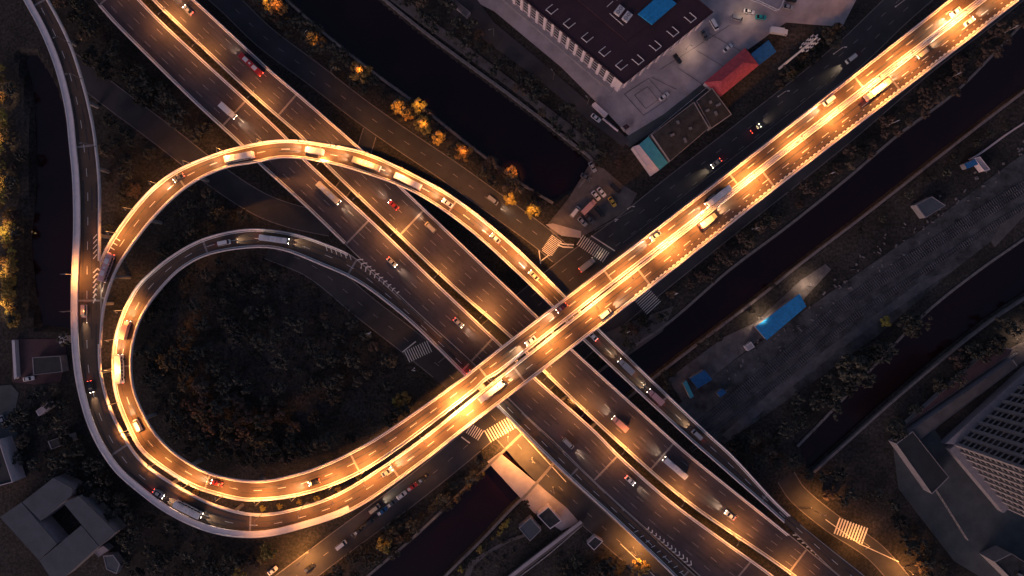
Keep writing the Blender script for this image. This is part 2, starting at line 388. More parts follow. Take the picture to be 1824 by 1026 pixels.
# stripes: 'ang' is the photo direction along which the stripes are laid out
# courts and lots
patch('paved_court', [(800, -20), (880, 20), (1000, 120), (1085, 205), (1122, 244), (1180, 215), (1262, 152), (1330, 90), (1400, 40), (1500, 48), (1530, -10), (1560, -60), (820, -60)], 'court')
patch('paved_lane', [(1105, 250), (1122, 262), (1262, 165), (1340, 100), (1330, 86), (1250, 150), (1180, 205)], 'court_dark')
patch('parking_lot', [(975, 400), (1012, 355), (1050, 292), (1075, 300), (1110, 330), (1135, 345), (1120, 372), (1040, 420), (985, 418)], 'path')
patch('pavement', [(972, 400), (985, 398), (1035, 412), (1035, 424), (1000, 420)], 'court')
patch('paved_yard', [(22, 604), (118, 604), (118, 640), (108, 680), (60, 685), (22, 680)], 'brick')
patch('paved_yard', [(-30, 690), (20, 685), (34, 700), (22, 760), (36, 775), (10, 800), (-30, 800)], 'court_dark')
patch('rail_yard', [(1960, 180), (1800, 290), (1640, 410), (1480, 520), (1310, 640), (1190, 735), (1290, 790), (1420, 700), (1560, 600), (1700, 480), (1830, 380), (1960, 300)], 'ballast')
patch('dirt_path', [(1190, 675), (1290, 600), (1345, 575), (1425, 500), (1470, 470), (1480, 480), (1420, 545), (1340, 615), (1215, 715)], 'ballast_pale')
patch('dirt_path', [(1285, 775), (1370, 700), (1480, 615), (1560, 560), (1640, 500), (1700, 480), (1640, 520), (1560, 575), (1480, 635), (1380, 712), (1300, 785)], 'ballast_pale')
patch('dirt_path', [(1765, 430), (1785, 395), (1824, 365), (1900, 310), (1900, 330), (1824, 385), (1795, 415), (1772, 440)], 'path')
0 and patch('dirt_path', [(470, 535), (500, 530), (560, 590), (590, 620), (640, 650), (625, 668), (570, 640), (535, 600)], 'ballast_pale')
patch('paved_yard', [(868, 822), (890, 806), (1010, 905), (1032, 930), (1000, 945), (950, 912)], 'court')
patch('bank', [(1160, 560), (1200, 545), (1180, 590), (1110, 640), (1060, 600), (1120, 575)], 'path')
patch('canal_promenade', [(681, -10), (750, 42), (826, 98), (915, 162), (1012, 240), (1062, 285), (1080, 280), (1020, 225), (915, 145), (830, 80), (760, 30), (700, -25)], 'path')
patch('paved_road', [(790, -40), (800, 20), (860, 70), (930, 120), (1050, 215), (1110, 262), (1120, 250), (1085, 215), (1000, 140), (880, 40), (820, -40)], 'asphalt_blue')
patch('platform', [(1600, 775), (1640, 735), (1800, 620), (1900, 560), (1900, 640), (1830, 640), (1740, 690), (1620, 810), (1640, 850), (1596, 840)], 'path')
patch('paved_yard', [(1690, 800), (1660, 760), (1590, 790), (1600, 870), (1700, 1000), (1800, 1060), (1900, 1060), (1900, 700), (1800, 690)], 'court_dark')
patch('garden_path', [(835, 1000), (860, 985), (905, 960), (935, 950), (936, 955), (906, 966), (864, 990), (846, 1006), (835, 1030), (826, 1030)], 'path')
# crosswalks
xwalk((983, 437), -55, 11, 22, 1.3, 2.9, '', 'paint'); xwalk((1056, 443), 34, 14, 21, 1.5, 4.2, '')
xwalk((1153, 536), 47, 9, 34, 1.6, 4.0, ''); xwalk((745, 626), -25, 11, 22, 1.5, 4.3, '')
xwalk((846, 769), 32, 7, 20, 1.6, 4.0, ''); xwalk((893, 763), -30, 12, 24, 2.2, 5.0, '')
xwalk((1515, 945), 20, 11, 30, 2.6, 5.2, '')
def stripe(name, px, wd=.2, m='paint'):
    mb = MB(); edge_sweep(mb, px, -wd / 2, wd / 2, layer[0], layer[0] + .02); tag(mb.build(name, m), kind='structure')
stripe('stop_line', [(1053, 420), (1095, 447)], .45); stripe('stop_line', [(717, 627), (741, 608)], .45); stripe('stop_line', [(822, 778), (837, 789)], .45)
stripe('lane_marking', [(962, 466), (978, 454)], .4); stripe('lane_marking', [(960, 446), (963, 470)], .4); stripe('lane_marking', [(966, 446), (980, 456)], .3)
stripe('lane_marking', [(995, 432), (1004, 435), (1022, 436)], .5); stripe('lane_marking', [(993, 436), (1003, 440), (1021, 441)], .5)
stripe('lane_marking', [(905, 745), (1008, 858)], .25); stripe('lane_marking', [(1105, 968), (1170, 1030)], .25)
stripe('lane_marking', [(1470, 925), (1530, 968), (1600, 1000)], .3)
# ================================================================ ELEVATED ROADS
HWZ = 9.0
D = {}
D['hw_sw'] = Path([(-60 + 166 - 5, -75), (110, -60), (166, -2), (207, 44), (342, 178), (425, 255), (460, 290), (556, 378), (628, 448), (700, 516), (760, 572), (840, 645), (886, 690), (938, 742), (990, 790), (1040, 840), (1120, 915), (1200, 985), (1290, 1065)][1:],
                  [(180, -75), (250, 0), (300, 50), (456, 193), (516, 250), (541, 281), (673, 403), (785, 511), (891, 612), (953, 672), (1060, 767), (1103, 811), (1191, 889), (1289, 962), (1370, 1020), (1440, 1075)], [(200, 0, HWZ), (1300, 1000, HWZ)])
D['hw_ne'] = Path([(200, -75), (272, 0), (305, 33), (456, 175), (541, 250), (576, 290), (706, 416), (806, 511), (912, 604), (966, 660), (1077, 767), (1219, 891), (1368, 994), (1410, 1024), (1480, 1080)],
                  [(265, -75), (347, 0), (456, 101), (493, 135), (528, 164), (631, 254), (651, 272), (728, 345), (876, 486), (903, 511), (960, 566), (1020, 622), (1180, 767), (1226, 808), (1289, 859), (1400, 948), (1500, 1030), (1560, 1080)], [(300, 0, HWZ), (1400, 1000, HWZ)])
D['via_nw'] = Path([(1780, -72), (1690, 0), (1368, 253), (1200, 383), (1035, 509), (912, 603), (800, 690), (692, 766), (640, 797), (580, 826), (520, 846), (456, 856), (377, 843), (314, 808), (274, 767), (257, 737), (241, 699), (235, 662), (236, 624), (247, 579), (262, 549), (290, 512), (325, 478), (375, 453), (456, 441), (506, 446), (568, 470), (636, 501), (706, 552), (756, 597), (826, 667), (886, 724), (930, 768), (1020, 856), (1113, 941), (1199, 1024), (1250, 1076)],
                   [(1840, -72), (1746, 0), (1416, 253), (1250, 383), (1084, 511), (912, 645), (840, 700), (751, 768), (702, 804), (650, 838), (594, 864), (550, 878), (506, 887), (456, 891), (427, 890), (352, 869), (302, 841), (251, 801), (233, 768), (217, 732), (206, 697), (202, 652), (206, 604), (220, 557), (245, 510), (267, 488), (300, 461), (350, 431), (400, 415), (456, 408), (531, 418), (581, 435), (626, 455), (700, 520), (760, 576), (830, 640), (886, 692), (940, 745), (1040, 842), (1120, 917), (1210, 1000), (1290, 1072)],
                   [(1740, -40, 22), (700, 785, 21), (456, 873, 18), (220, 640, 13), (440, 425, 10.2), (600, 460, HWZ - .03), (640, 490, HWZ - .03), (1200, 1020, HWZ - .03)])
D['via_se'] = Path([(1844, -72), (1750, 0), (1420, 253), (1254, 383), (1090, 512), (912, 653), (840, 710), (768, 768), (702, 816), (607, 876), (531, 904), (456, 915), (377, 896), (302, 856), (251, 818), (217, 767), (195, 719), (181, 662), (179, 612), (180, 560), (180, 500), (179, 463), (179, 400), (179, 331), (172, 256), (165, 212), (150, 150), (125, 75), (87, 0), (50, -60)],
                   [(1900, -72), (1815, 0), (1488, 253), (1368, 346), (1158, 512), (912, 701), (823, 768), (753, 823), (632, 906), (531, 942), (456, 956), (377, 947), (302, 914), (241, 869), (201, 831), (164, 768), (140, 687), (131, 612), (130, 512), (134, 406), (132, 318), (126, 256), (120, 200), (102, 125), (75, 57), (44, 0), (10, -60)],
                   [(1740, 40, 22), (700, 830, 21), (456, 935, 20), (160, 650, 18), (155, 465, 17), (150, 250, 15), (60, 0, 13)])
D['ramp'] = Path([(1620, 1090), (1535, 1022), (1400, 912), (1304, 811), (1257, 768), (1067, 586), (1004, 524), (912, 434), (811, 353), (731, 308), (651, 272), (590, 259), (516, 250), (456, 256), (390, 273), (312, 306), (260, 348), (207, 416), (182, 462), (172, 510), (166, 560), (164, 620)],
                 [(1580, 1090), (1490, 1022), (1400, 934), (1289, 836), (1211, 767), (1039, 606), (980, 544), (912, 478), (831, 406), (743, 346), (656, 311), (581, 290), (506, 281), (456, 290), (400, 300), (337, 331), (275, 388), (217, 466), (198, 508), (185, 557), (180, 620)],
                 [(1500, 1000, HWZ + .3), (1300, 830, 11), (1050, 595, 14.6), (900, 455, 15.5), (550, 270, 15.8), (250, 390, 16.6), (190, 490, 16.95), (172, 600, 17.3)])
# keep the merged end of the ramp a finger below the main deck
V = D['ramp']
def s_range(p, a, b): return p.sof(*a), p.sof(*b)
def elevated(name, key, label, top, lanes, par_l, par_r, pier_px, span=30, double=False, cornice=None, dash_m='paint', edge=.55, depth=1.7, s0=0, s1=None, edge_paint='paint'):
    p = D[key]; s1 = s1 or p.len; t = thing(name, label, 'elevated road')
    mb = MB(); p.sweep(mb, s0, s1, [('L', -.1, 0), ('L', -.1, -.35), ('L', 1.6, -.7), ('F', .5, -depth), ('R', 1.6, -.7), ('R', -.1, -.35), ('R', -.1, 0)], closed=True, caps=True); mb.build('deck', 'concrete_deck', t)
    mb = MB(); p.sweep(mb, s0, s1, [('L', .3, .03), ('R', .3, .03)], flip=False); mb.build('road_surface', top, t)
    for side, rngs in (('L', par_l), ('R', par_r)):
        for a, b in rngs:
            mb = MB(); p.sweep(mb, a, b, [(side, -.14, .02), (side, -.16, .98), (side, -.02, 1.08), (side, .16, 1.08), (side, .30, .9), (side, .42, .3), (side, .46, .02)], closed=True, caps=True)
            pr = mb.build('parapet', 'concrete', t)
            rb = MB(); p.sweep(rb, a, b, [(side, .02, 1.30), (side, .12, 1.30), (side, .12, 1.38), (side, .02, 1.38)], closed=True)
            n = int((b - a) / 2.5)
            for i in range(n): rb.box(p.pt(a + (i + .5) * (b - a) / max(1, n), side, .07, 1.19), (.08, .08, .24))
            rb.build('handrail', 'white', pr)
    mb = MB()
    for k in range(lanes):
        for o_ in (-.9, .9):
            q = s0 + 1 + (k * 7 + o_ * 3) % 9
            while q < s1 - 12:
                ln = random.uniform(8, 26); e = min(s1 - 1, q + ln); wd = max(4, p.width(q)); c_ = (k + .5) / lanes + o_ / wd; hw_ = random.uniform(.16, .34) / wd
                p.sweep(mb, q, e, [('F', c_ - hw_, .037), ('F', c_ + hw_, .037)]); q = e + random.uniform(1, 14)
    tag(mb.build('tyre_wear', 'tyre_wear', t), kind='stuff')
    mb = MB()
    for side, rngs in (('L', par_l), ('R', par_r)):
        for a, b in rngs: p.sweep(mb, a, b, [(side, edge + .12, .045), (side, edge + .46, .045)])
    mb.build('edge_line', edge_paint, t)
    if lanes > 1:
        q = s0 + 2; rest = MB(); n_ = 0
        while q < s1 - 4:
            for k in range(1, lanes):
                vis = n_ < 100; mb = MB() if vis else rest; wq = p.width(q)
                p.sweep(mb, q, q + 3.2, [('F', k / lanes - .08 / wq, .045), ('F', k / lanes + .08 / wq, .045)])
                if vis: mb.build('lane_marking', dash_m, t); n_ += 1
            q += 9.5
        if rest.f: tag(rest.build('lane_marking', dash_m, t), kind='stuff')
    # joints
    q = s0 + span / 2
    while q < s1 - 2:
        mb = MB(); p.sweep(mb, q, q + .75, [('L', .48, .043), ('R', .48, .043)], step=.8); mb.build('expansion_joint', 'joint', t); q += span * 2
    for q in pier_px:
        c = p.pt(q, 'C', 0); zt = c.z - depth + .05; wd = p.width(q); pb = MB(); a = math.atan2(p.dir(q).y, p.dir(q).x)
        if wet(c.x, c.y): zb = -4.5
        else: zb = -.1
        for oo in ((-.22, .22) if wd > 12 else (0,)):
            cc = p.pt(q, 'C', oo * wd); pb.tube([(cc.x, cc.y, zb), (cc.x, cc.y, zt - .9)], .75, 12)
        pb.box((c.x, c.y, zt - .45), (1.8, wd * .72, .95), rz=a)
        pb.build('pier', 'concrete_deck', t)
    return t
def piers(key, step, s0=8): p = D[key]; return [q for q in np.arange(s0, p.len - 6, step)]
def clear_piers(key, step, lows, s0=8):
    out = []
    for q in piers(key, step, s0):
        c = D[key].pt(q, 'C', 0); bad = False
        for l in lows:
            dd = np.hypot(D[l].C[:, 0] - c.x, D[l].C[:, 1] - c.y); i = int(np.argmin(dd)); wd = np.linalg.norm(D[l].L[i] - D[l].R[i])
            if dd[i] < wd / 2 + 2.2 and D[l].z[i] < c.z - 3: bad = True
        if not bad: out.append(q)
    return out
p = D['hw_sw']; g = p.sof(600, 400)
elevated('highway', 'hw_sw', 'wide southwest carriageway of the straight elevated highway, four dark lanes', 'asphalt_hw', 4, [(p.sof(165, 20), p.sof(592, 470) - 2)], [(0, p.len)], piers('hw_sw', 32), 34, dash_m='paint_worn')
p = D['hw_ne']
elevated('highway', 'hw_ne', 'northeast carriageway of the straight elevated highway, beside the curving ramp', 'asphalt_hw', 4, [(0, p.len)], [(0, p.sof(1390, 970))], piers('hw_ne', 32), 34, dash_m='paint_worn')
p = D['via_nw']; gore = p.sof(610, 472)
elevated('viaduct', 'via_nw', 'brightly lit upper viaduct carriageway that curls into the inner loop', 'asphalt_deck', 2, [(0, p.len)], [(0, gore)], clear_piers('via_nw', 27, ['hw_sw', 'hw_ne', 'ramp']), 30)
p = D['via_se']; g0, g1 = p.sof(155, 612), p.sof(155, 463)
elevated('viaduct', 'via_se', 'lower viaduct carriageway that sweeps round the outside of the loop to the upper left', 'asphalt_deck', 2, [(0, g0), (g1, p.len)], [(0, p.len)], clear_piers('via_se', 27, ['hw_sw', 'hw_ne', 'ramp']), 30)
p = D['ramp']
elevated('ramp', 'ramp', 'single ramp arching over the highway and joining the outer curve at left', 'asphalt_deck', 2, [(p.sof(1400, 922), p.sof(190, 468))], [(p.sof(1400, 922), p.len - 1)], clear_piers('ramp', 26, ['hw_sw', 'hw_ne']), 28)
# pale wide maintenance ledge along the outer curve
p = D['via_se']; ledge = MB(); a, b = p.sof(620, 900), p.len
p.sweep(ledge, a, b, [('R', -.18, .25), ('R', -.18, .85), ('R', 2.3, .85), ('R', 2.3, .3), ('R', 2.1, .05)], closed=True, caps=True)
o = ledge.build('maintenance_walkway', 'concrete'); tag(o, 'pale raised walkway along the outer edge of the left curve', 'walkway')
# the bridge surfaces' painted gores
def deck_marks(key, shapes, name='painted_gore'):
    mb = MB(); p = D[key]
    for (a, b, wd) in shapes:
        za = np.interp(p.sof(*a), p.d, p.z) + .05; A, B = P(*a, za), P(*b, za); d = (B - A).normalized(); n = Vector((-d.y, d.x, 0)) * wd / 2
        mb.quad(A - n, B - n, B + n, A + n)
    return tag(mb.build(name, 'paint'), kind='structure')
sh = []
for i in range(5): y = 420 + i * 9; sh.append(((166, y + 5), (173, y - 3), .28))
for i in range(7): y = 482 + i * 9; c = 4 - i * .35; sh += [((166 , y + 4), (174 - i * .8, y - 4), .5), ((174 - i * .8, y - 4), (180 - i * 1.4, y + 3), .5)]
deck_marks('via_se', sh)
sh = []
for i in range(6): x, y = 210 - i * 5, 424 + i * 8; sh.append(((x - 1, y - 1), (x + 6, y + 3), .3) if False else ((x - 4, y), (x + 4, y + 5), .32))
deck_marks('ramp', sh)
sh = []
for i in range(6): x, y = 580 + i * 8.5, 441 + i * 3.2; sh.append(((x, y - 4), (x + 3, y + 6), .25))
deck_marks('via_nw', sh)
sh = []
for i in range(10):
    x, y = 636 + i * 8, 463 + i * 6.4; s_ = max(.25, 1 - i * .08); sh += [((x, y), (x + 11 * s_, y - 1), .38), ((x, y), (x - 1, y + 10 * s_), .38)]
deck_marks('hw_sw', sh)
sh = []
for i in range(12):
    x, y = 1152 + i * 6.6, 940 + i * 5.6; s_ = .5 + i * .045; sh += [((x + 7 * s_, y + 5 * s_), (x, y + 5 * s_), .35), ((x + 7 * s_, y + 5 * s_), (x + 6 * s_, y - 3 * s_), .35)]
for i in range(9): x, y = 1130 + i * 10, 948 + i * 9; sh.append(((x, y), (x + 7, y - 3), .25))
deck_marks('hw_sw', sh)
sh = []
for i in range(7):
    x, y = 1412 + i * 8, 948 + i * 7; sh += [((x + 7, y + 5), (x, y + 5), .4), ((x + 7, y + 5), (x + 6, y - 3), .4)]
deck_marks('hw_ne', sh)
# long white block marking on the viaduct's outer lane
def blocks(key, a, b, side, off, ln, gap, wd, name):
    p = D[key]; s0, s1 = sorted((p.sof(*a), p.sof(*b))); mb = MB(); q = s0
    while q < s1: p.sweep(mb, q, q + ln, [(side, off, .05), (side, off + wd, .05)]); q += ln + gap
    tag(mb.build(name, 'paint'), kind='structure')
blocks('via_se', (1780, -30), (1120, 505), 'R', 1.0, 1.1, .9, .4, 'block_marking')
blocks('via_se', (1780, -30), (1180, 460), 'R', 3.0, .7, 2.6, .16, 'block_marking')
# ================================================================ STREET LAMPS
def spot(parent, loc, power, col=SODIUM, size=150, blend=.7, rad=.25, name='lamp_light', rot=(0, 0, 0)):
    l = bpy.data.lights.new(name, 'SPOT'); l.energy = power; l.color = col; l.spot_size = R(size); l.spot_blend = blend; l.shadow_soft_size = rad
    o = link(name, l, parent); o.location = loc; o.rotation_euler = rot; return o
def lamp_meshes(h, arm, double):
    pole = MB(); pole.tube([(0, 0, 0), (0, 0, .5), (0, 0, h)], [.16, .12, .07], 8); pole.box((0, 0, .08), (.5, .5, .16))
    arms = []; heads = []; lens = []
    for sg in ((1, -1) if double else (1,)):
        a = MB(); a.tube([(0, 0, h - .6), (sg * arm * .35, 0, h - .1), (sg * arm, 0, h + .25)], [.06, .05, .045], 6); arms.append(a)
        hd = MB(); hd.prism([(sg * arm - .45, -.16), (sg * (arm) + .45, -.2), (sg * arm + .5, .2), (sg * arm - .45, .16)], h + .18, h + .36); heads.append(hd)
        ln = MB(); ln.box((sg * arm, 0, h + .15), (.75, .28, .06)); lens.append(ln)
    return pole, arms, heads, lens
LM = {}
def lamp(loc, rz, h=9.5, arm=2.2, double=False, on=1.0, label='', group='', white=False, size=None, cool=False, lensm=None):
    size = size or (134 if h < 7.6 else 150)
    key = (h, arm, double, on > 0, white, lensm)
    if key not in LM:
        pole, arms, heads, lens = lamp_meshes(h, arm, double)
        LM[key] = (pole.mesh('pole', 'white' if white else 'metal'), [a.mesh('arm', 'white' if white else 'metal') for a in arms], [a.mesh('lamp_head', 'white' if white else 'metal') for a in heads], [a.mesh('lens', lensm or ('lamp_on' if on > 0 else 'lens')) for a in lens])
    pm, am, hm, lm = LM[key]
    t = thing('street_lamp', label, 'street lamp', loc, rz, group); link('pole', pm, t)
    for k, sg in enumerate((1, -1) if double else (1,)):
        link('arm', am[k], t); hh = link('lamp_head', hm[k], t); link('lens', lm[k], hh)
        if on > 0: spot(t, (sg * arm, 0, h + .08), LAMP_W * on, ((1, .6, .27) if size == 75 else (1, .66, .42)) if cool else SODIUM, size)
    return t
def lamp_on_deck(key, px, py, side, off, toward, **kw):
    p = D[key]; q = p.sof(px, py); c = p.pt(q, side, off, 1.0 if side != 'C' else .05); d = p.dir(q); l, r = p.at(q); ac = Vector(r - l).normalized()
    if toward == 'L': ac = -ac
    return lamp(c, math.atan2(ac.y, ac.x), **kw)
# highway median
for (x, y, pw) in ((230, -30, .4), (300, 42, 1.1), (358, 98, .5), (455, 185, .7), (577, 300, .8), (640, 360, .5), (708, 420, 1.0), (785, 490, .6), (858, 563, 1.2), (968, 668, 1.3), (1035, 735, .7), (1105, 800, 1.1), (1207, 888, .8), (1300, 962, 1.0), (1400, 1030, .8)):
    lamp_on_deck('hw_ne', x, y, 'L', .12, 'R', h=7.5, arm=1.5, double=True, size=150, on=pw * 2.3, label='double-armed street lamp on the dark strip between the two highway carriageways', group='lamps between the highway carriageways')
# viaduct median
p = D['via_se']; q = 4.0; i = 0; end = p.sof(735, 795)
while q < end:
    f = [1.05, .7, 1.25, .75, 1.1, .9, .65][i % 7]; c = p.pt(q, 'L', .1, 1.0); l, r = p.at(q); a = Vector(r - l)
    lamp(c, math.atan2(a.y, a.x), h=6.5, arm=1.5, double=True, on=f * 5.2, label='double-armed street lamp between the two carriageways of the bright straight viaduct', group='lamps along the viaduct median'); q += [17, 22, 25, 15, 19][i % 5]; i += 1
lamp_on_deck('via_se', 818, 728, 'L', .1, 'R', h=6.5, arm=1.5, double=True, on=9, label='double-armed street lamp on the viaduct in the brightest pool of light', group='lamps along the viaduct median')
gl = 'lamps along the outer side of the ramp'
for (x, y, pw) in ((975, 495, 1.0), (930, 450, .9), (887, 411, .9), (840, 372, .8), (781, 332, .9), (720, 300, .8), (660, 275, .9), (600, 258, .9), (545, 250, 1.2), (470, 254, .8), (400, 268, .9), (340, 292, .5), (283, 330, .8), (240, 372, .5), (208, 415, .8)):
    lamp_on_deck('ramp', x, y, 'L', .1, 'R', h=7, arm=1.4, on=pw * 4.6, size=126, label='single-armed street lamp on the outer parapet of the arching ramp', group=gl)
for (x, y, pw) in ((650, 830, 1.2), (595, 860, 1.3), (530, 880, 1.1), (465, 893, 1.2), (400, 882, .8), (335, 862, 1.1), (280, 825, .8), (232, 768, 1.3), (210, 715, .7), (203, 660, 1.1), (205, 606, .8), (222, 552, 1.2)):
    lamp_on_deck('via_nw', x, y, 'R', .1, 'L', h=7, arm=1.4, on=pw * 4.6, size=118, label='single-armed street lamp on the outer parapet of the inner loop', group='lamps round the inner loop')
for (x, y, pw) in ((700, 812, 1.2), (650, 846, 1.0), (600, 880, .9), (540, 900, .6), (465, 912, .35)):
    lamp_on_deck('via_se', x, y, 'L', .1, 'R', h=7, arm=1.4, on=pw * 4.4, label='single-armed street lamp on the inner parapet of the outer curve', group='lamps on the outer curve')
lamp_on_deck('via_se', 130, 490, 'R', -.1, 'L', h=7, arm=1.8, on=3.0, label='lone street lamp on the outer walkway beside the painted gore at left', group='lamps on the outer curve')
lamp_on_deck('via_se', 130, 555, 'R', -.1, 'L', h=7, arm=1.8, on=.25, label='lone street lamp on the outer walkway just below the gore', group='lamps on the outer curve')
for (x, y) in ((122, 150), (165, 262), (126, 80)):
    lamp_on_deck('via_se', x, y, 'L', .1, 'R', h=7, arm=1.2, on=0, label='unlit street lamp on the dark ramp at upper left', group='unlit lamps on the dark ramp')
# sodium lamps at street level (tree-lined canal road, crossing, lower street)
for (x, y, pw, rot, lab) in ((598, 138, .05, 40, 'street lamp glowing in the trees beside the canal, left of the golden tree'), (880, 65, .06, 200, 'street lamp glowing beside the road at the corner of the office wing'), (985, 142, .06, 130, 'street lamp glowing orange in dark trees below the big maroon roof'), (1045, 188, .06, 130, 'street lamp glowing orange above the parked white car'),
                        (905, 778, 14, -40, 'very bright street lamp over the crosswalk beside the viaduct'), (948, 815, 6, 140, 'street lamp by the paved slab below the crosswalk'), (985, 868, 2, 140, 'street lamp at the lower end of the paved slab'),
                        (1128, 975, 6, 30, 'street lamp lighting the slip road at the bottom edge'), (548, 985, 8, 230, 'street lamp lighting the lower left street from behind the dark bush'), (500, 1040, 3, 230, 'street lamp lighting the lower left street at the frame edge'),
                        (640, 945, .3, 130, 'dim street lamp behind the parked dark cars'), (760, 850, .45, 130, 'dim street lamp behind the parked cars nearest the viaduct'),
                        (990, 425, .8, 200, 'street lamp at the zebra crossing corner of the parking lot'), (1445, 905, 3.5, 0, 'bright street lamp beside the lower right slip road'), (1530, 960, 2.8, 200, 'street lamp by the lower right zebra crossing'), (1610, 1010, 4, 200, 'street lamp at the bottom right corner road')):
    c = P(x, y); lamp(c, R(rot), h=9, arm=1.6, on=pw, label=lab, group='street lamps at ground level')
for (x, y, rot, lab) in ((1595, 12, 0, 'top of the frame'), (1485, 96, 0, 'right of the telecom mast'), (1386, 172, 0, 'below the telecom mast'), (1118, 372, 0, 'right of the small parking lot'), (1096, 394, 180, 'front of the small parking lot'), (1790, 58, 200, 'canal trees at far upper right'), (1690, 140, 200, 'canal trees above the second clump'), (1584, 222, 200, 'canal trees in the middle of the row'), (1472, 312, 200, 'canal trees lower in the row'), (1340, 408, 200, 'canal trees at the left end of the row'), (1117, 588, 200, 'lower bank beside the viaduct'), (1200, 522, 200, 'bank above the striped crossing')):
    lamp(P(x, y), R(rot), h=8, arm=1.0, on=.03, label='slim white street lamp near the ' + lab, group='slim white lamps along the wide street', white=True, cool=True, lensm='lamp_white')
for (x, y, rot) in ((660, 592, 0), (738, 656, 0)): lamp(P(x, y), R(rot), h=8, arm=1.0, on=.03, label='slim white street lamp by the wood, ' + ('near the zebra crossing' if x > 700 else 'beside the service road'), group='slim white lamps by the wood', white=True, cool=True, lensm='lamp_white')
# floodlights at the right
for (x, y, rot, pw, lab) in ((1352, 566, 150, 1.1, 'white flood lamp at the corner of the long blue roof'), (1436, 508, 150, .9, 'white flood lamp beyond the end of the long blue roof'), (1812, 604, 90, .8, 'white flood lamp beside the tower block'), (1222, 88, -40, .3, 'yard lamp beside the big maroon roof'), (1330, 26, 200, .25, 'yard lamp by the parked cars at the top')):
    lamp(P(x, y), R(rot), h=6, arm=.8, on=pw, label=lab, group='yard lamps', cool=True, lensm='lamp_white')
# telecom mast
mp = P(1388, 122); t = thing('telecom_mast', 'tall slender white telecom mast with clusters of antennas', 'mast', mp)
mb = MB(); mb.tube([(0, 0, 0), (0, 0, 36)], [.5, .28], 10); mb.build('pole', 'white', t)
for zz in (25.5, 29.5, 33.5):
    rb = MB(); rb.tube([(1.5 * math.cos(a), 1.5 * math.sin(a), zz) for a in np.linspace(0, 2 * math.pi, 13)], .07, 5); [rb.tube([(0, 0, zz), (1.5 * math.cos(a), 1.5 * math.sin(a), zz)], .05, 4) for a in np.linspace(0, 5.2, 6)]
    pf = rb.build('platform', 'white', t)
    for a in np.linspace(0, 5.236, 6):
        ab = MB(); ab.box((1.65 * math.cos(a), 1.65 * math.sin(a), zz + .2), (.22, .4, 1.9), rz=a); ab.build('antenna', 'white', pf)
# ================================================================ VEHICLES
VM = {}
def loft(mb, secs, mi=0):
    base = len(mb.v); n = len(secs[0])
    for s_ in secs: mb.v += [tuple(p) for p in s_]
    for k in range(len(secs) - 1):
        for j in range(n):
            jj = (j + 1) % n; mb.f.append((base + k * n + j, base + (k + 1) * n + j, base + (k + 1) * n + jj, base + k * n + jj)); mb.m.append(mi)
    mb.f.append(tuple(base + j for j in range(n))); mb.m.append(mi); e = base + (len(secs) - 1) * n; mb.f.append(tuple(e + j for j in reversed(range(n)))); mb.m.append(mi)
def sec(x, w0, w1, z0, z1, zs): # rounded body cross-section
    return [(x, -w0, z0), (x, -w1, zs), (x, -w1 * .88, z1), (x, w1 * .88, z1), (x, w1, zs), (x, w0, z0)]
def car_meshes():
    b = MB(); W = .9
    loft(b, [sec(2.28, .62, .68, .35, .55, .48), sec(2.15, .78, .82, .25, .66, .55), sec(1.7, .84, .9, .22, .76, .62), sec(.9, .86, .91, .2, .88, .7), sec(.4, .86, .91, .2, .92, .72), sec(-1.5, .86, .91, .2, .94, .74), sec(-2.0, .84, .88, .24, .92, .7), sec(-2.25, .7, .76, .35, .8, .6)])
    g = MB(); loft(g, [sec(1.05, .74, .72, .84, .9, .87), sec(.35, .76, .70, .88, 1.36, 1.0), sec(-.9, .76, .70, .9, 1.38, 1.0), sec(-1.75, .72, .68, .88, .98, .92)])
    r = MB(); r.prism([(.38, -.6), (.42, 0), (.38, .6), (-.85, .62), (-.95, 0), (-.85, -.62)], 1.34, 1.43)
    wh = MB(); wh.tube([(0, -.11, 0), (0, .11, 0)], .33, 14); rm = MB(); rm.tube([(0, -.125, 0), (0, .125, 0)], .19, 10)
    hl = MB(); hl.box((2.17, 0, .6), (.2, .34, .12)); tl = MB(); tl.box((-2.22, 0, .76), (.1, .36, .14))
    return dict(parts=[('body', b, None), ('window', g, 'glass'), ('roof', r, None)], wheel=wh, rim=rm, hl=hl, tl=tl, wx=(1.38, -1.38), wy=.8, hy=.6, nose=2.3)
def van_meshes():
    b = MB(); loft(b, [sec(2.5, .7, .76, .4, .9, .7), sec(2.3, .86, .92, .3, 1.15, .8), sec(1.8, .9, .95, .28, 1.25, .9), sec(-2.4, .9, .96, .28, 1.3, .9), sec(-2.5, .84, .9, .35, 1.25, .85)])
    g = MB(); loft(g, [sec(2.0, .84, .82, 1.15, 1.3, 1.2), sec(1.35, .88, .82, 1.2, 1.85, 1.4), sec(-2.3, .88, .84, 1.24, 1.86, 1.4), sec(-2.44, .84, .8, 1.24, 1.5, 1.3)])
    r = MB(); r.prism([(1.35, -.72), (1.42, 0), (1.35, .72), (-2.28, .76), (-2.34, 0), (-2.28, -.76)], 1.84, 1.95)
    c = car_meshes(); c.update(parts=[('body', b, None), ('window', g, 'glass'), ('roof', r, None)], wx=(1.6, -1.6), wy=.84, nose=2.55)
    return c
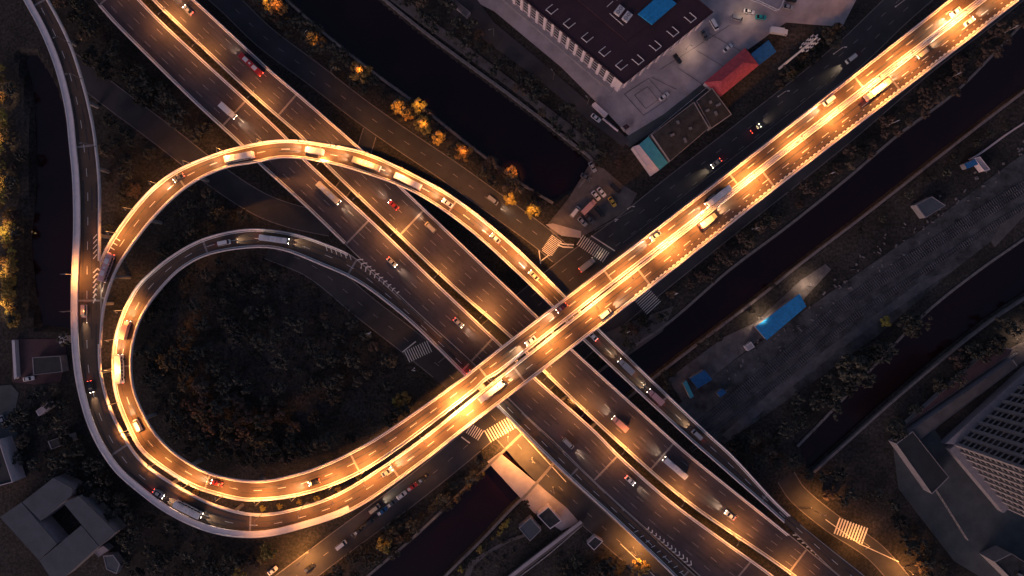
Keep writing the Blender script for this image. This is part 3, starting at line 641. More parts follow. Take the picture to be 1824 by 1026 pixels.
def truck_meshes():
    b = MB(); loft(b, [sec(3.6, 1.0, 1.05, .4, 1.0, .7), sec(3.45, 1.05, 1.1, .4, 2.2, 1.2), sec(2.0, 1.05, 1.1, .4, 2.45, 1.2)]); b.box((-.8, 0, .65), (5.6, 1.0, .3))
    g = MB(); g.box((3.52, 0, 1.72), (.12, 1.8, .6)); g.box((2.9, 0, 1.8), (.8, 2.24, .5))
    cg = MB(); cg.prism([(1.8, -1.15), (1.8, 1.15), (-3.6, 1.15), (-3.6, -1.15)], .85, 3.0)
    for k in range(7): cg.box((1.4 - k * .8, 0, 3.02), (.06, 2.2, .05))
    c = car_meshes(); c.update(parts=[('body', b, None), ('window', g, 'glass'), ('cargo_box', cg, None)], wx=(2.7, -2.4), wy=.95, nose=3.65)
    c['hl'] = MB(); c['hl'].box((3.58, 0, .85), (.1, .35, .18)); c['tl'] = MB(); c['tl'].box((-3.62, 0, .8), (.06, .35, .18)); c['hy'] = .75
    return c
def bus_meshes():
    b = MB(); loft(b, [sec(5.6, 1.1, 1.15, .4, 1.3, .8), sec(5.5, 1.2, 1.25, .35, 2.7, 1.2), sec(5.2, 1.2, 1.25, .35, 3.0, 1.2), sec(-5.3, 1.2, 1.25, .35, 3.0, 1.2), sec(-5.55, 1.15, 1.2, .4, 2.8, 1.2)])
    g = MB(); g.box((5.55, 0, 1.9), (.14, 2.1, 1.2));
    for sy in (-1.255, 1.255):
        for k in range(7): g.box((4.2 - k * 1.35, sy, 1.95), (1.15, .04, .85))
    r = MB(); r.box((2.2, 0, 3.1), (2.0, 1.5, .22)); r.box((-2.6, 0, 3.1), (2.0, 1.5, .22)); r.box((0, 0, 3.04), (.9, .7, .1))
    c = car_meshes(); c.update(parts=[('body', b, None), ('window', g, 'glass'), ('roof_unit', r, 'white')], wx=(3.7, -3.4), wy=1.1, nose=5.65)
    wh = MB(); wh.tube([(0, -.14, 0), (0, .14, 0)], .48, 14); c['wheel'] = wh
    c['hl'] = MB(); c['hl'].box((5.58, 0, .8), (.12, .4, .2)); c['tl'] = MB(); c['tl'].box((-5.58, 0, 1.0), (.08, .3, .4)); c['hy'] = .85
    return c
KIND = {'car': car_meshes(), 'van': van_meshes(), 'truck': truck_meshes(), 'bus': bus_meshes()}
VN = {'car': 'car', 'van': 'van', 'truck': 'truck', 'bus': 'bus'}
MESH = {}
def vmesh(kind, part, mb, m):
    k = (kind, part, m)
    if k not in MESH: MESH[k] = mb.mesh(part, m, smooth=False)
    return MESH[k]
def vehicle(kind, colour, loc, rz, label, lit=True, group='vehicles', pitch=0, beam=1.0):
    K = KIND[kind]; t = thing(VN[kind], label, VN[kind], loc, rz, group)
    for pn, mb, m in K['parts']: link(pn, vmesh(kind, pn, mb, m or 'car_' + colour), t)
    for x in K['wx']:
        for sy in (-1, 1):
            o = link('wheel', vmesh(kind, 'wheel', K['wheel'], 'tyre'), t); o.location = (x, sy * K['wy'], .34 if kind != 'bus' else .48)
            link('rim', vmesh(kind, 'rim', K['rim'], 'rim'), o)
    for sy in (-1, 1):
        o = link('headlight', vmesh(kind, 'headlight', K['hl'], 'head_on' if lit else 'head_off'), t); o.location = (0, sy * K['hy'], 0)
        o = link('tail_light', vmesh(kind, 'tail_light', K['tl'], 'tail_on' if lit else 'tail_off'), t); o.location = (0, sy * K['hy'], 0)
    if lit:
        for sy in (-1, 1):
            spot(t, (K['nose'] + .1, sy * K['hy'], .75), 12000 * beam, (1, .74, .46), 38, 1.0, .08, 'headlight_beam', (0, R(-83.5), 0))
        spot(t, (-K['nose'] - .15, 0, .9), 120 * beam, (1, .06, .03), 120, 1, .2, 'tail_glow', (0, R(70), 0))
    return t
def drive(key, px, py, frac, kind, colour, label, rev=False, beam=1.0):
    p = D[key]; q = p.sof(px, py); c = p.pt(q, 'F', frac, .035); d = p.dir(q) * (-1 if rev else 1)
    o = vehicle(kind, colour, c, math.atan2(d.y, d.x), label, True, 'vehicles driving on the elevated roads', beam=beam)
    o.rotation_euler[1] = -math.asin(max(-.1, min(.1, d.z)))
    return o
def park(px, py, ang, kind, colour, label, lit=False, z=None, group='parked vehicles', beam=.3):
    c = P(px, py, 0); c.z = layer[0] + .02 if z is None else z
    return vehicle(kind, colour, c, R(-ang), label, lit, group, beam=beam)
# driving directions: via_nw runs NE -> loop (forward), via_se traced the same way but traffic is reversed, hw_sw forward, hw_ne reversed, ramp forward
for (x, y, f, k, c, lab, bm) in (
    (1690, 12, .7, 'car', 'white', 'white car on the upper viaduct carriageway nearest the top of the frame', 1), 
    (1475, 185, .28, 'van', 'white', 'white van on the upper viaduct carriageway before the bright joint', .9),
    (1272, 345, .72, 'bus', 'white', 'white bus on the upper viaduct carriageway right of the parking lot', 1.2),
    (1175, 430, .3, 'car', 'silver', 'silver car following the viaduct above the long canal', 1), (1010, 560, .32, 'car', 'maroon', 'maroon car on the upper carriageway where it crosses the ramp', 1.1), (950, 612, .7, 'car', 'white', 'white car on the upper viaduct carriageway over the highway median', 1.2),
    (850, 680, .4, 'bus', 'cream', 'cream bus entering the brightest pool on the upper carriageway', 1.4), 
    (560, 850, .6, 'car', 'black', 'black car at the bottom of the inner loop, right part', .9), (385, 862, .4, 'car', 'red', 'red car at the bottom of the inner loop', .9), (252, 755, .5, 'van', 'white', 'white van descending the left side of the inner loop', .9),
    (222, 655, .55, 'bus', 'white', 'white bus on the left side of the inner loop', .8), (230, 590, .5, 'truck', 'pink', 'pale pink truck on the inner loop behind the white bus', .7), 
    (400, 430, .45, 'van', 'white', 'white van at the top of the inner loop', .3), (490, 430, .5, 'bus', 'white', 'white bus on the dark inner loop approaching the highway merge', .3)):
    drive('via_nw', x, y, f, k, c, lab, beam=bm)
for (x, y, f, k, c, lab, bm) in (
    (1720, 30, .4, 'car', 'white', 'white car leaving at the top right on the lower viaduct carriageway', 1), (1640, 92, .25, 'van', 'cream', 'cream van on the lower viaduct carriageway near the top right', 1), (1560, 158, .3, 'bus', 'cream', 'cream bus on the lower viaduct carriageway beside the block marking', 1.3),
    (1255, 392, .28, 'truck', 'cream', 'cream truck on the lower viaduct carriageway above the long canal', 1.2),
    (1070, 548, .7, 'van', 'white', 'white van on the lower carriageway at the twin joint lines', 1.3), (868, 690, .3, 'bus', 'white', 'white bus in the brightest stretch of the lower carriageway', 1.3),
    (690, 840, .35, 'car', 'silver', 'silver car on the outer curve where the carriageways part', .9),
    (340, 905, .5, 'bus', 'white', 'white bus on the outer curve at lower left', .35), (290, 872, .6, 'car', 'silver', 'silver car behind the white bus on the outer curve', .5), (165, 555, .55, 'van', 'pink', 'pinkish van just past the painted gore at left', .3), (158, 690, .5, 'car', 'black', 'black car on the dark left side of the outer curve', .25)):
    drive('via_se', x, y, f, k, c, lab, rev=True, beam=bm)
for (x, y, f, k, c, lab, bm) in (
    (1240, 775, .5, 'van', 'silver', 'silver van low on the narrow ramp beside the railway', .3), (1170, 705, .55, 'truck', 'pink', 'pink truck climbing the narrow ramp', .3), (1115, 650, .45, 'truck', 'silver', 'silver truck on the narrow ramp beside the canal', .3), (1058, 596, .5, 'car', 'white', 'white car coming up the ramp to pass under the viaduct', .6),
    (950, 488, .45, 'car', 'cream', 'cream car on the ramp just past the viaduct', 1.1), (880, 425, .4, 'car', 'silver', 'silver car on the ramp above the highway edge', 1.1), (795, 362, .5, 'car', 'white', 'white car on the ramp at the pale joint', .9),
    (728, 325, .55, 'bus', 'white', 'white bus leading down the right shoulder of the ramp arch', .9), (655, 297, .55, 'bus', 'cream', 'cream bus second on the arch over the highway', .9), (560, 272, .5, 'truck', 'white', 'white truck at the crown of the arch', 1), (430, 280, .6, 'bus', 'white', 'white bus on the left shoulder of the arch beside the joint', .7),
    (325, 325, .4, 'car', 'grey', 'grey car on the descending left arm of the arch', .9), (202, 480, .5, 'bus', 'pink', 'pinkish bus coming off the arch into the gore', .3)):
    drive('ramp', x, y, f, k, c, lab, beam=bm)
for (x, y, f, k, c, lab, bm) in (
    (420, 190, .45, 'truck', 'white', 'white truck on the southwest carriageway before the ramp arch', .4), (590, 340, .75, 'bus', 'cream', 'cream bus on the southwest carriageway just past the arch', .5),
    (700, 465, .55, 'car', 'cream', 'cream car on the southwest carriageway beyond the merge', .3), (810, 580, .6, 'car', 'silver', 'silver car on the southwest carriageway before the viaduct', .3), 
    (1000, 805, .25, 'van', 'silver', 'silver van on the outer lane just past the viaduct', .4), (1110, 865, .7, 'car', 'white', 'white car on the southwest carriageway at lower centre', .3), ):
    drive('hw_sw', x, y, f, k, c, lab, beam=bm)
for (x, y, f, k, c, lab, bm) in (
    (330, 25, .6, 'car', 'silver', 'silver car on the northeast carriageway near the top edge', .3), (440, 125, .7, 'bus', 'red', 'red bus on the northeast carriageway at upper left', .35), (700, 370, .5, 'car', 'red', 'red car on the northeast carriageway just below the arch', .35),
    (760, 410, .75, 'van', 'cream', 'cream van on the northeast carriageway nearing the arch', .4), (1105, 755, .4, 'truck', 'pink', 'pale pink truck on the northeast carriageway at lower centre', .4),
    (1200, 835, .5, 'bus', 'white', 'white bus on the northeast carriageway at lower right', .4), (1300, 915, .4, 'car', 'white', 'white car on the northeast carriageway near the bottom right', .5), ):
    drive('hw_ne', x, y, f, k, c, lab, rev=True, beam=bm)
# street-level traffic
park(1514, 106, 142, 'van', 'white', 'white van driving on the wide street above the viaduct, upper right', True, .06, 'street traffic', .3)
park(1275, 291, 142, 'car', 'cream', 'cream car driving on the wide street above the viaduct, in the middle', True, .06, 'street traffic', .3)
park(1345, 230, -38, 'car', 'maroon', 'maroon car on the wide street beside the dark shed', True, .06, 'street traffic', .15)
park(1045, 472, -38, 'truck', 'silver', 'silver truck turning past the zebra crossings', True, .06, 'street traffic', .15)
park(878, 357, 37, 'van', 'silver', 'silver van on the service road by the golden trees', True, .06, 'street traffic', .3)
park(668, 905, -38, 'van', 'cream', 'cream van driving up the lower left street', True, .06, 'street traffic', .5)
# parked
for r_ in ((1271, 46, 60, 'van', 'white', 'white people carrier parked by the far corner of the maroon roof'), (1254, 65, 65, 'car', 'grey', 'grey car parked in the court next to the white people carrier'), (1295, 87, -40, 'car', 'white', 'white car parked alone above the red roof'),
          (1182, 173, -38, 'car', 'white', 'white car parked on the lane below the paved court squares'), (1333, 22, 12, 'car', 'white', 'white car at the top of the court beside the teal car'), (1354, 32, 5, 'car', 'teal', 'teal taxi parked beside the white car at the top'),
          (1312, 34, 15, 'van', 'silver', 'silver van with red tail lights parked left of the teal taxi'), (1402, 14, 10, 'car', 'silver', 'silver car parked at the top edge by the fence corner'), (1384, 59, 8, 'truck', 'white', 'white box truck parked above the blue sheet roof'), (1206, 106, 55, 'car', 'black', 'black car in the shadow beside the maroon-roofed building'),
          (1061, 211, 38, 'car', 'white', 'white car parked on the lane by the canal trees'), (1408, 1, 10, 'car', 'black', 'black car at the very top edge beside the fence'),
          (1061, 349, 50, 'car', 'white', 'white car with dark roof glass, left of the pair in the small parking lot'), (1071, 343, 50, 'car', 'white', 'white car on the right of the pair in the small parking lot'), (1090, 360, 55, 'car', 'yellow', 'yellow taxi in the small parking lot'),
          (1024, 378, -52, 'van', 'white', 'white van at the left of the small parking lot'), (1037, 395, 45, 'car', 'silver', 'silver car at the bottom of the small parking lot'), (1050, 391, 42, 'car', 'grey', 'grey car beside the silver one in the small parking lot'), (1068, 378, 50, 'van', 'black', 'black van right of the pink truck in the parking lot'),
          (1096, 336, 42, 'van', 'black', 'black van at the top of the small parking lot'), (1048, 370, -45, 'truck', 'pink', 'long pink truck standing in the middle of the small parking lot'), (1055, 298, 60, 'car', 'silver', 'silver car under the trees above the small parking lot'), (1043, 316, 30, 'car', 'grey', 'grey car in the gap at the canal end of the parking lot'),
          (54, 674, -10, 'car', 'white', 'white car parked in front of the red paved yard'), (8, 748, 70, 'car', 'silver', 'silver car parked at the left frame edge'),
          (755, 851, -38, 'car', 'black', 'black car first in the parked row nearest the viaduct'), (735, 866, -38, 'car', 'red', 'red car parked second in the street row'), (716, 881, -38, 'car', 'white', 'white car parked third in the street row'), (699, 895, -38, 'car', 'grey', 'grey car parked fourth in the street row'),
          (682, 909, -38, 'car', 'blue', 'blue car parked in the street row'), (658, 929, -38, 'van', 'black', 'black van parked below the blue car'), (640, 944, -38, 'car', 'black', 'black car parked at the dim lamp'), (609, 969, -38, 'van', 'white', 'white van parked at the lower end of the street row'), (552, 1010, -38, 'car', 'black', 'black car parked by the orange pool of light'), (487, 1015, -38, 'car', 'white', 'white car parked at the bottom frame edge, left kerb')):
    park(*r_)
# ================================================================ BUILDINGS
def quadw(pts, z): return [P(*p, z)[:2] for p in pts]   # photo pixels of a roof at height z -> plan
def wall_windows(t, a, b, z0, z1, nx, nzz, wf=.55, hf=.6, inset=0, m='glass', budget=100, frame=None):
    a, b = Vector((*a[:2], 0)), Vector((*b[:2], 0)); d = (b - a); ln = d.length; d.normalize(); n = Vector((d.y, -d.x, 0)); rz = math.atan2(d.y, d.x)
    cw, ch = ln / nx, (z1 - z0) / nzz; wm = MB(); wm.box((0, 0, 0), (cw * wf, .1, ch * hf)); me = wm.mesh('window', m)
    fm = MB(); fm.box((0, 0, -ch * hf / 2 - .06), (cw * wf + .2, .3, .12)); fme = fm.mesh('sill', frame or 'wall_pink')
    rest = MB(); cnt = 0
    for k in range(nzz):
        for i in range(nx):
            c = a + d * (cw * (i + .5)) + n * .04; c.z = z1 - ch * (k + .5)
            if cnt < budget:
                o = link('window', me, t); o.location = c; o.rotation_euler = (0, 0, rz)
                if frame: link('sill', fme, o)
                cnt += 1
            else: rest.box(c, (cw * wf, .1, ch * hf), rz=rz)
    if rest.f: tag(rest.build('window', m, t), kind='stuff')
    return cnt
def flat_building(name, label, pts, z, wall='wall_grey', roof='roof_dark', par=.5, cat='building', px_z=None, base=None, group=None, win=None):
    pl = quadw(pts, z if px_z is None else px_z); ar = sum(pl[k][0] * pl[(k + 1) % len(pl)][1] - pl[(k + 1) % len(pl)][0] * pl[k][1] for k in range(len(pl)))
    if ar < 0: pl = pl[::-1]
    t = thing(name, label, cat, group=group); mb = MB(); mb.prism(pl, -.1, z - .02, top=True); mb.build('wall', wall, t)
    c = Vector((sum(p[0] for p in pl) / len(pl), sum(p[1] for p in pl) / len(pl))); rb = MB(); f_ = lambda k: [tuple(c + (Vector(p) - c) * k) for p in pl]
    size = (Vector(pl[0]) - c).length; rb.prism(f_(1 - .25 / size), z - .01, z + .06); ro = rb.build('roof', roof, t)
    if par:
        pb = MB(); n = len(pl); o_, i_ = f_(1 + .05 / size), f_(1 - .35 / size)
        for k in range(n):
            q = (k + 1) % n; pb.prism([o_[k], o_[q], i_[q], i_[k]], z - .015, z + par)
        pb.build('roof_edge', wall, t)
    if Vector(pl[0][:2] if len(pl[0]) > 2 else pl[0]).length and size > 8 and par > .3:
        for k in range(4):
            a = k * 1.6 + size; v = c + Vector((math.cos(a), math.sin(a))) * size * .3; vb = MB(); vb.box((v.x, v.y, z + .45), (1.1 + .3 * k, .9, .8), rz=a); vb.build('roof_vent', 'metal', ro)
    if win:
        for k, (nx, nzz) in win.items():
            a, b = pl[k], pl[(k + 1) % len(pl)]; wall_windows(t, a, b, .6, z - .4, nx, nzz)
    return t
# --- big maroon-roofed office block
Z1 = 16.4
C0 = P(1111, 147, Z1); E1 = (P(1267, 22, Z1) - C0); NE = E1.normalized(); NW = Vector((-NE.y, NE.x, 0)); L1 = E1.length; L2 = 92.0
t = thing('office_block', 'large office block with flat maroon roof and pale ribbed walls', 'building')
def bp(u, v): q = C0 + NE * u + NW * v; return (q.x, q.y)   # u along the short side, v along the long side
# real photo angle of the long side
dv = (P(938, 0, Z1) - C0).normalized(); 
def bp(u, v): q = C0 + NE * u + dv * v; return (q.x, q.y)
mb = MB(); mb.prism([bp(.6, .6), bp(L1 - .6, .6), bp(L1 - .6, L2), bp(.6, L2)], -.1, Z1 - .8); mb.build('wall', 'wall_pink', t)
mb = MB(); mb.prism([bp(-.4, -.4), bp(L1 + .4, -.4), bp(L1 + .4, L2 + .4), bp(-.4, L2 + .4)], Z1 - .79, Z1); ro = mb.build('roof', 'roof_maroon', t)
mb = MB()
for a, b in (((-.4, -.4), (L1 + .4, -.4)), ((-.4, -.4), (-.4, L2)), ((L1 + .4, -.4), (L1 + .4, L2))):
    A, B = Vector(bp(*a)), Vector(bp(*b)); d = (B - A).normalized(); n = Vector((-d.y, d.x)) * .15; mb.prism([A - n, B - n, B + n, A + n], Z1 + .003, Z1 + .35)
mb.build('roof_edge', 'roof_maroon', t)
# ribs and windows, long south-west wall (u = .6) and short south-east wall (v = .6)
def wallgrid(org, dirv, length, nb, outn, floors=5, corner=0):
    bay = length / nb; rm = MB(); rm.box((0, 0, 0), (1.3, .7, Z1 - 3.2)); rme = rm.mesh('rib', 'wall_pink'); rz = math.atan2(dirv.y, dirv.x)
    wmm = MB(); wmm.box((0, 0, 0), (bay - 1.5, .12, 1.55)); wme = wmm.mesh('window', 'glass'); bm = MB(); bm.box((0, 0, 0), (bay - 1.4, .3, .16)); bme = bm.mesh('sill', 'white')
    fz = (Z1 - 3.4) / floors
    for i in range(nb + 1):
        c = org + dirv * (bay * i) + outn * .3; o = link('rib', rme, t); o.location = (c.x, c.y, (Z1 - 3.2) / 2 + 2.2); o.rotation_euler = (0, 0, rz)
        if i < nb:
            for k in range(floors):
                c = org + dirv * (bay * (i + .5)) + outn * .05; o = link('window', wme, t); o.location = (c.x, c.y, 3.0 + fz * (k + .5)); o.rotation_euler = (0, 0, rz)
                s_ = link('sill', bme, o); s_.location = (0, 0, -.86)
W0 = Vector((*bp(.6, .6), 0))
wallgrid(W0 + dv * 3.2, dv, 68, 17, -NE.cross(Vector((0, 0, 1))).normalized() * 0 + Vector((dv.y, -dv.x, 0)) * (1 if Vector((dv.y, -dv.x, 0)).dot(NE) < 0 else -1))
wallgrid(W0 + NE * 3.0, NE, L1 - 6, 9, Vector((NE.y, -NE.x, 0)) * (1 if Vector((NE.y, -NE.x, 0)).dot(dv) < 0 else -1), floors=4)
# podium along the long wall
mb = MB(); on = Vector((dv.y, -dv.x, 0)); on = on * (1 if on.dot(NE) < 0 else -1)
A = W0 + dv * 2 + on * .05; B = W0 + dv * 75 + on * .05; mb.prism([(A.x, A.y), (B.x, B.y), (B.x + on.x * 2, B.y + on.y * 2), (A.x + on.x * 2, A.y + on.y * 2)], -.05, 2.1); mb.build('podium', 'wall_grey', t)
# U-shaped parapet frames on the roof
def uframe(px, py, along, inn):
    c = P(px, py, Z1 + .2); mb = MB(); a = along.normalized(); i = inn.normalized()
    for sg in (-1, 1):
        A = c + a * sg * 1.35; B = A + i * 3.3; mb.tube([A + Vector((0, 0, .5)), B + Vector((0, 0, .5))], .16, 4); mb.tube([A - Vector((0, 0, .15)), A + Vector((0, 0, .5))], .12, 4); mb.tube([B - Vector((0, 0, .15)), B + Vector((0, 0, .5))], .12, 4)
    mb.tube([c - a * 1.35 + Vector((0, 0, .5)), c + a * 1.35 + Vector((0, 0, .5))], .18, 4)
    mb.build('roof_frame', 'white', ro)
for x, y in ((945, -6), (977, 22), (1008, 47), (1040, 72), (1071, 97), (1101, 121)): uframe(x, y, dv, NE)
for x, y in ((1142, 112), (1173, 87), (1204, 62), (1235, 37)): uframe(x, y, NE, dv)
# lowered inner roof well, raised sill round it
mb = MB(); mb.prism([bp(13, 12), bp(L1 - 9, 12), bp(L1 - 9, 60), bp(13, 60)], Z1 + .004, Z1 + .5); mb.build('roof_terrace', 'roof_maroon', ro)
mb = MB(); mb.prism([bp(26, 18), bp(L1 - 12, 18), bp(L1 - 12, 40), bp(26, 40)], Z1 + .505, Z1 + .9); mb.build('blue_canopy', 'roof_cyan', ro) if False else None
bz = Z1 + 1.6; pts = [P(*q, bz)[:2] for q in ((1137, 24), (1162, 43), (1205, 6), (1180, -14))]
mb = MB(); mb.prism(pts, Z1 + .51, bz); o = mb.build('roof_shed', 'roof_cyan', ro)
for fx, fy in ((1103, 19), (1117, 30)):
    c = P(fx, fy, Z1 + 1.2); u = MB(); u.box((c.x, c.y, Z1 + 1.15), (2.6, 3.6, 1.2), rz=R(-38)); ac = u.build('cooling_unit', 'white', ro)
    for sg in (-1, 1):
        cc = c + Vector((math.cos(R(52)), math.sin(R(52)), 0)) * sg * .85
        f = MB(); f.tube([(cc.x, cc.y, Z1 + 1.75), (cc.x, cc.y, Z1 + 1.82)], .7, 14); f.build('fan_grille', 'dark_metal', ac)
        f = MB()
        for a in (0, 60, 120): f.box((cc.x, cc.y, Z1 + 1.86), (1.25, .2, .04), rz=R(a))
        f.build('fan', 'white', ac)
pb = MB()
for q in ([(1075, -20), (1100, 0)], [(1081, 12), (1092, 2)], [(1086, 24), (1110, 45)]):
    pb.tube([P(*q[0], Z1 + .75), P(*q[1], Z1 + .75)], .14, 5)
pb.build('roof_pipe', 'white', ro)
# --- red hipped house
zr, ze = 6.5, 4.2
t = thing('hipped_house', 'red hipped-roof building beside the bright blue sheet roof', 'building')
ev = [P(*q, ze) for q in ((1254, 147), (1327, 85), (1352, 116), (1284, 172))]; rg = [P(1285, 144, zr), P(1325, 111, zr)]
cc = sum(ev, Vector()) / 4; mb = MB(); mb.prism([tuple((cc + (e - cc) * .95))[:2] for e in ev], -.05, ze - .02); mb.build('wall', 'wall_pink', t)
mb = MB(); mb.poly([ev[0], rg[0], rg[1], ev[1]][::-1]); mb.poly([ev[1], rg[1], ev[2]][::-1]); mb.poly([ev[2], rg[1], rg[0], ev[3]][::-1]); mb.poly([ev[3], rg[0], ev[0]][::-1]); mb.poly([e - Vector((0, 0, .12)) for e in ev]); rr = mb.build('roof', 'roof_red', t)
mb = MB(); mb.tube([rg[0], rg[1]], .12, 5); [mb.tube([a, b], .09, 5) for a, b in ((rg[0], ev[0]), (rg[0], ev[3]), (rg[1], ev[1]), (rg[1], ev[2]))]; mb.build('ridge_tile', 'roof_red', rr)
wall_windows(t, tuple(cc + (ev[3] - cc) * .95), tuple(cc + (ev[2] - cc) * .95), .8, 3.8, 6, 1)
def shed(label, pts, z, roof, wall='wall_grey', name='shed', ribs=True, tilt=.5, cat='shed'):
    pl = [P(*q, z) for q in pts]; t = thing(name, label, cat); mb = MB(); n = len(pl); c = sum(pl, Vector()) / n
    mb.prism([tuple(c + (p_ - c) * .96)[:2] for p_ in pl], -.05, z - .05); mb.build('wall', wall, t)
    # mono-pitch sheet roof
    a, b, c_, d = pl[:4]; up = Vector((0, 0, tilt)); a2, b2 = a + up, b + up; th = Vector((0, 0, .12)); m2 = MB()
    top = [a2, b2, c_, d]; bot = [x - th for x in top]
    m2.poly(top); m2.poly(bot[::-1]); [m2.quad(top[k], bot[k], bot[(k + 1) % 4], top[(k + 1) % 4]) for k in range(4)]
    if ribs:
        ln = (b - a).length; k = int(ln / 1.2)
        for i in range(1, k): f = i / k; m2.tube([a2.lerp(b2, f) + Vector((0, 0, .03)), d.lerp(c_, f) + Vector((0, 0, .03))], .05, 4)
    m2.build('roof', roof, t); return t
shed('bright blue sheet-roofed shed touching the red roof', [(1337, 97), (1368, 72), (1383, 92), (1352, 116)], 3.6, 'roof_blue')
shed('teal panel roof at the corner of the dark compound, beside a pale pink wall', [(1138, 258), (1155, 243), (1190, 290), (1175, 303)], 4.5, 'roof_teal', tilt=.15)
flat_building('kiosk', 'narrow pale pink flat-roofed strip beside the teal roof', [(1127, 262), (1138, 258), (1174, 303), (1162, 311)], 4.6, 'wall_pink', 'wall_pink', .2)
flat_building('warehouse', 'dark stained flat-roofed warehouse right of the teal roof', [(1160, 240), (1236, 182), (1263, 228), (1193, 288)], 5.5, 'wall_grey', 'roof_dark', .4, win={1: (5, 1)})
flat_building('warehouse', 'smaller dark flat roof between the warehouse and the red roof', [(1240, 180), (1268, 157), (1303, 204), (1267, 229)], 5.0, 'wall_grey', 'roof_dark', .35)
def fence(label, pts, h=2.0, m='white', z=0, post=3.0, cat='fence', th=.08):
    t = thing('fence', label, cat); c = cat_rom(pts, 12) if len(pts) > 2 else np.array(pts, float)
    wp = [P(*q, z) for q in c]; pm = MB(); rail = MB()
    for a, b in zip(wp[:-1], wp[1:]):
        for zz in (.4, h - .1): rail.tube([a + Vector((0, 0, zz)), b + Vector((0, 0, zz))], th, 4)
    rail.build('rail', m, t); L_ = 0; tot = sum((b - a).length for a, b in zip(wp[:-1], wp[1:])); n = min(90, int(tot / post) + 1); dd = np.r_[0, np.cumsum([(b - a).length for a, b in zip(wp[:-1], wp[1:])])]
    pm.box((0, 0, h / 2), (.22, .22, h)); me = pm.mesh('post', m)
    for i in range(n + 1):
        u = tot * i / n; o = link('post', me, t); o.location = (float(np.interp(u, dd, [p_.x for p_ in wp])), float(np.interp(u, dd, [p_.y for p_ in wp])), z)
    return t
fence('white fence along the upper side of the dark warehouses', [(1155, 243), (1200, 205), (1258, 157)], 2.6)
fence('white fence curving across the top edge by the parked cars', [(1310, -8), (1350, 5), (1375, 17), (1385, 20), (1394, 3)], 2.0, th=.2)
fence('thin rail along the wide street, left of the viaduct', [(1470, 150), (1390, 215), (1300, 285), (1200, 362), (1110, 432)], 1.1, 'metal')
fence('pale railing on the pavement at the lower edge of the parking lot', [(1126, 375), (1060, 410)], 1.1, 'metal')
fence('pink lattice fence at the far right above the railway', [(1830, 214), (1790, 240), (1740, 276), (1725, 284)], 2.2, 'wall_pink', th=.18)
fence('railing with white posts along the long platform at lower right', [(1612, 770), (1700, 704), (1808, 628)], 1.6, 'white', th=.1, post=3.6)
fence('white railing beside the bridge walkway at the bottom', [(920, 1030), (980, 984), (1035, 936)], 1.1, 'white', th=.09)
fence('dark iron fence on the edge of the platform buildings', [(1600, 782), (1650, 850), (1720, 960)], 1.8, 'metal')
# gatehouse and lattice gate by the court
flat_building('gatehouse', 'long narrow pink gatehouse roof at the lower corner of the court', [(1055, 186), (1060, 182), (1083, 203), (1078, 208)], 3, 'wall_pink', 'wall_pink', .15)
fence('retractable pink lattice gate beside the gatehouse', [(1073, 212), (1100, 234)], 1.4, 'wall_pink', th=.3)
flat_building('guard_hut', 'tiny dark guard hut at the bottom of the court', [(1107, 225), (1117, 219), (1124, 226), (1114, 233)], 2.8, 'wall_grey', 'roof_maroon', .15)
flat_building('bus_shelter', 'grey flat shelter beside the upper left of the office block', [(802, 4), (808, -2), (838, 22), (832, 30)], 3, 'wall_grey', 'path', .1)
# painted squares in the court
def courtline(pts): stripe('court_joint', pts + [pts[0]], .22, 'court_dark')
courtline([(1112, 168), (1155, 140), (1188, 178), (1146, 206)]); courtline([(1130, 170), (1153, 155), (1172, 178), (1150, 194)])
for a, b in (((1160, 138), (1205, 160)), ((1205, 120), (1250, 150)), ((1240, 90), (1290, 120)), ((1262, 60), (1320, 92)), ((1175, 125), (1300, 45))): stripe('court_joint', [a, b], .16, 'court_dark')
# --- courtyard building, lower left
t = thing('courtyard_house', 'slate-grey four-winged courtyard building at lower left', 'building')
zc = 8.0
for pts in ([(41, 894), (96, 851), (130, 870), (128, 882), (73, 927)], [(114, 896), (141, 883), (207, 948), (178, 972)], [(1, 921), (39, 895), (102, 968), (70, 997)], [(71, 998), (145, 936), (176, 973), (112, 1030), (92, 1030)]):
    pl = quadw(pts, zc); mb = MB(); mb.prism(pl, -.05, zc - .01); wq = mb.build('wing_wall', 'wall_grey', t)
    c = Vector((sum(q[0] for q in pl) / len(pl), sum(q[1] for q in pl) / len(pl))); mb = MB(); mb.prism([tuple(c + (Vector(q) - c) * 1.01) for q in pl], zc - .008, zc + .25); mb.build('wing_roof', 'roof_grey', t)
flat_building('annex', 'small pale annex at the lower corner of the courtyard building', [(167, 982), (184, 972), (194, 980), (176, 992)], 4, 'wall_grey', 'court', .2)
flat_building('annex', 'rounded grey outbuilding below the courtyard building', [(184, 990), (202, 988), (214, 1005), (208, 1022), (190, 1014)], 3.5, 'wall_grey', 'roof_grey', .2)
flat_building('shed_roof', 'green-black shed roof in the red paved yard', [(58, 637), (108, 634), (112, 662), (60, 668)], 4, 'wall_grey', 'asphalt_new', .2)
flat_building('utility_hut', 'small white utility hut at the corner of the red yard', [(105, 599), (120, 598), (121, 611), (106, 612)], 3, 'white', 'white', .12)
flat_building('yard_wall', 'white yard wall on the left side of the red paving', [(21, 606), (26, 606), (30, 672), (25, 676)], 2.4, 'white', 'white', 0, cat='wall')
flat_building('long_block', 'long building with pink edges cut by the left frame edge', [(-60, 800), (0, 782), (25, 858), (-60, 880)], 7, 'wall_pink', 'asphalt_new', .9)
flat_building('ribbed_hut', 'pale striped hut roof in the dark trees at left', [(64, 732), (86, 716), (90, 726), (69, 741)], 3, 'wall_pink', 'court', .1)
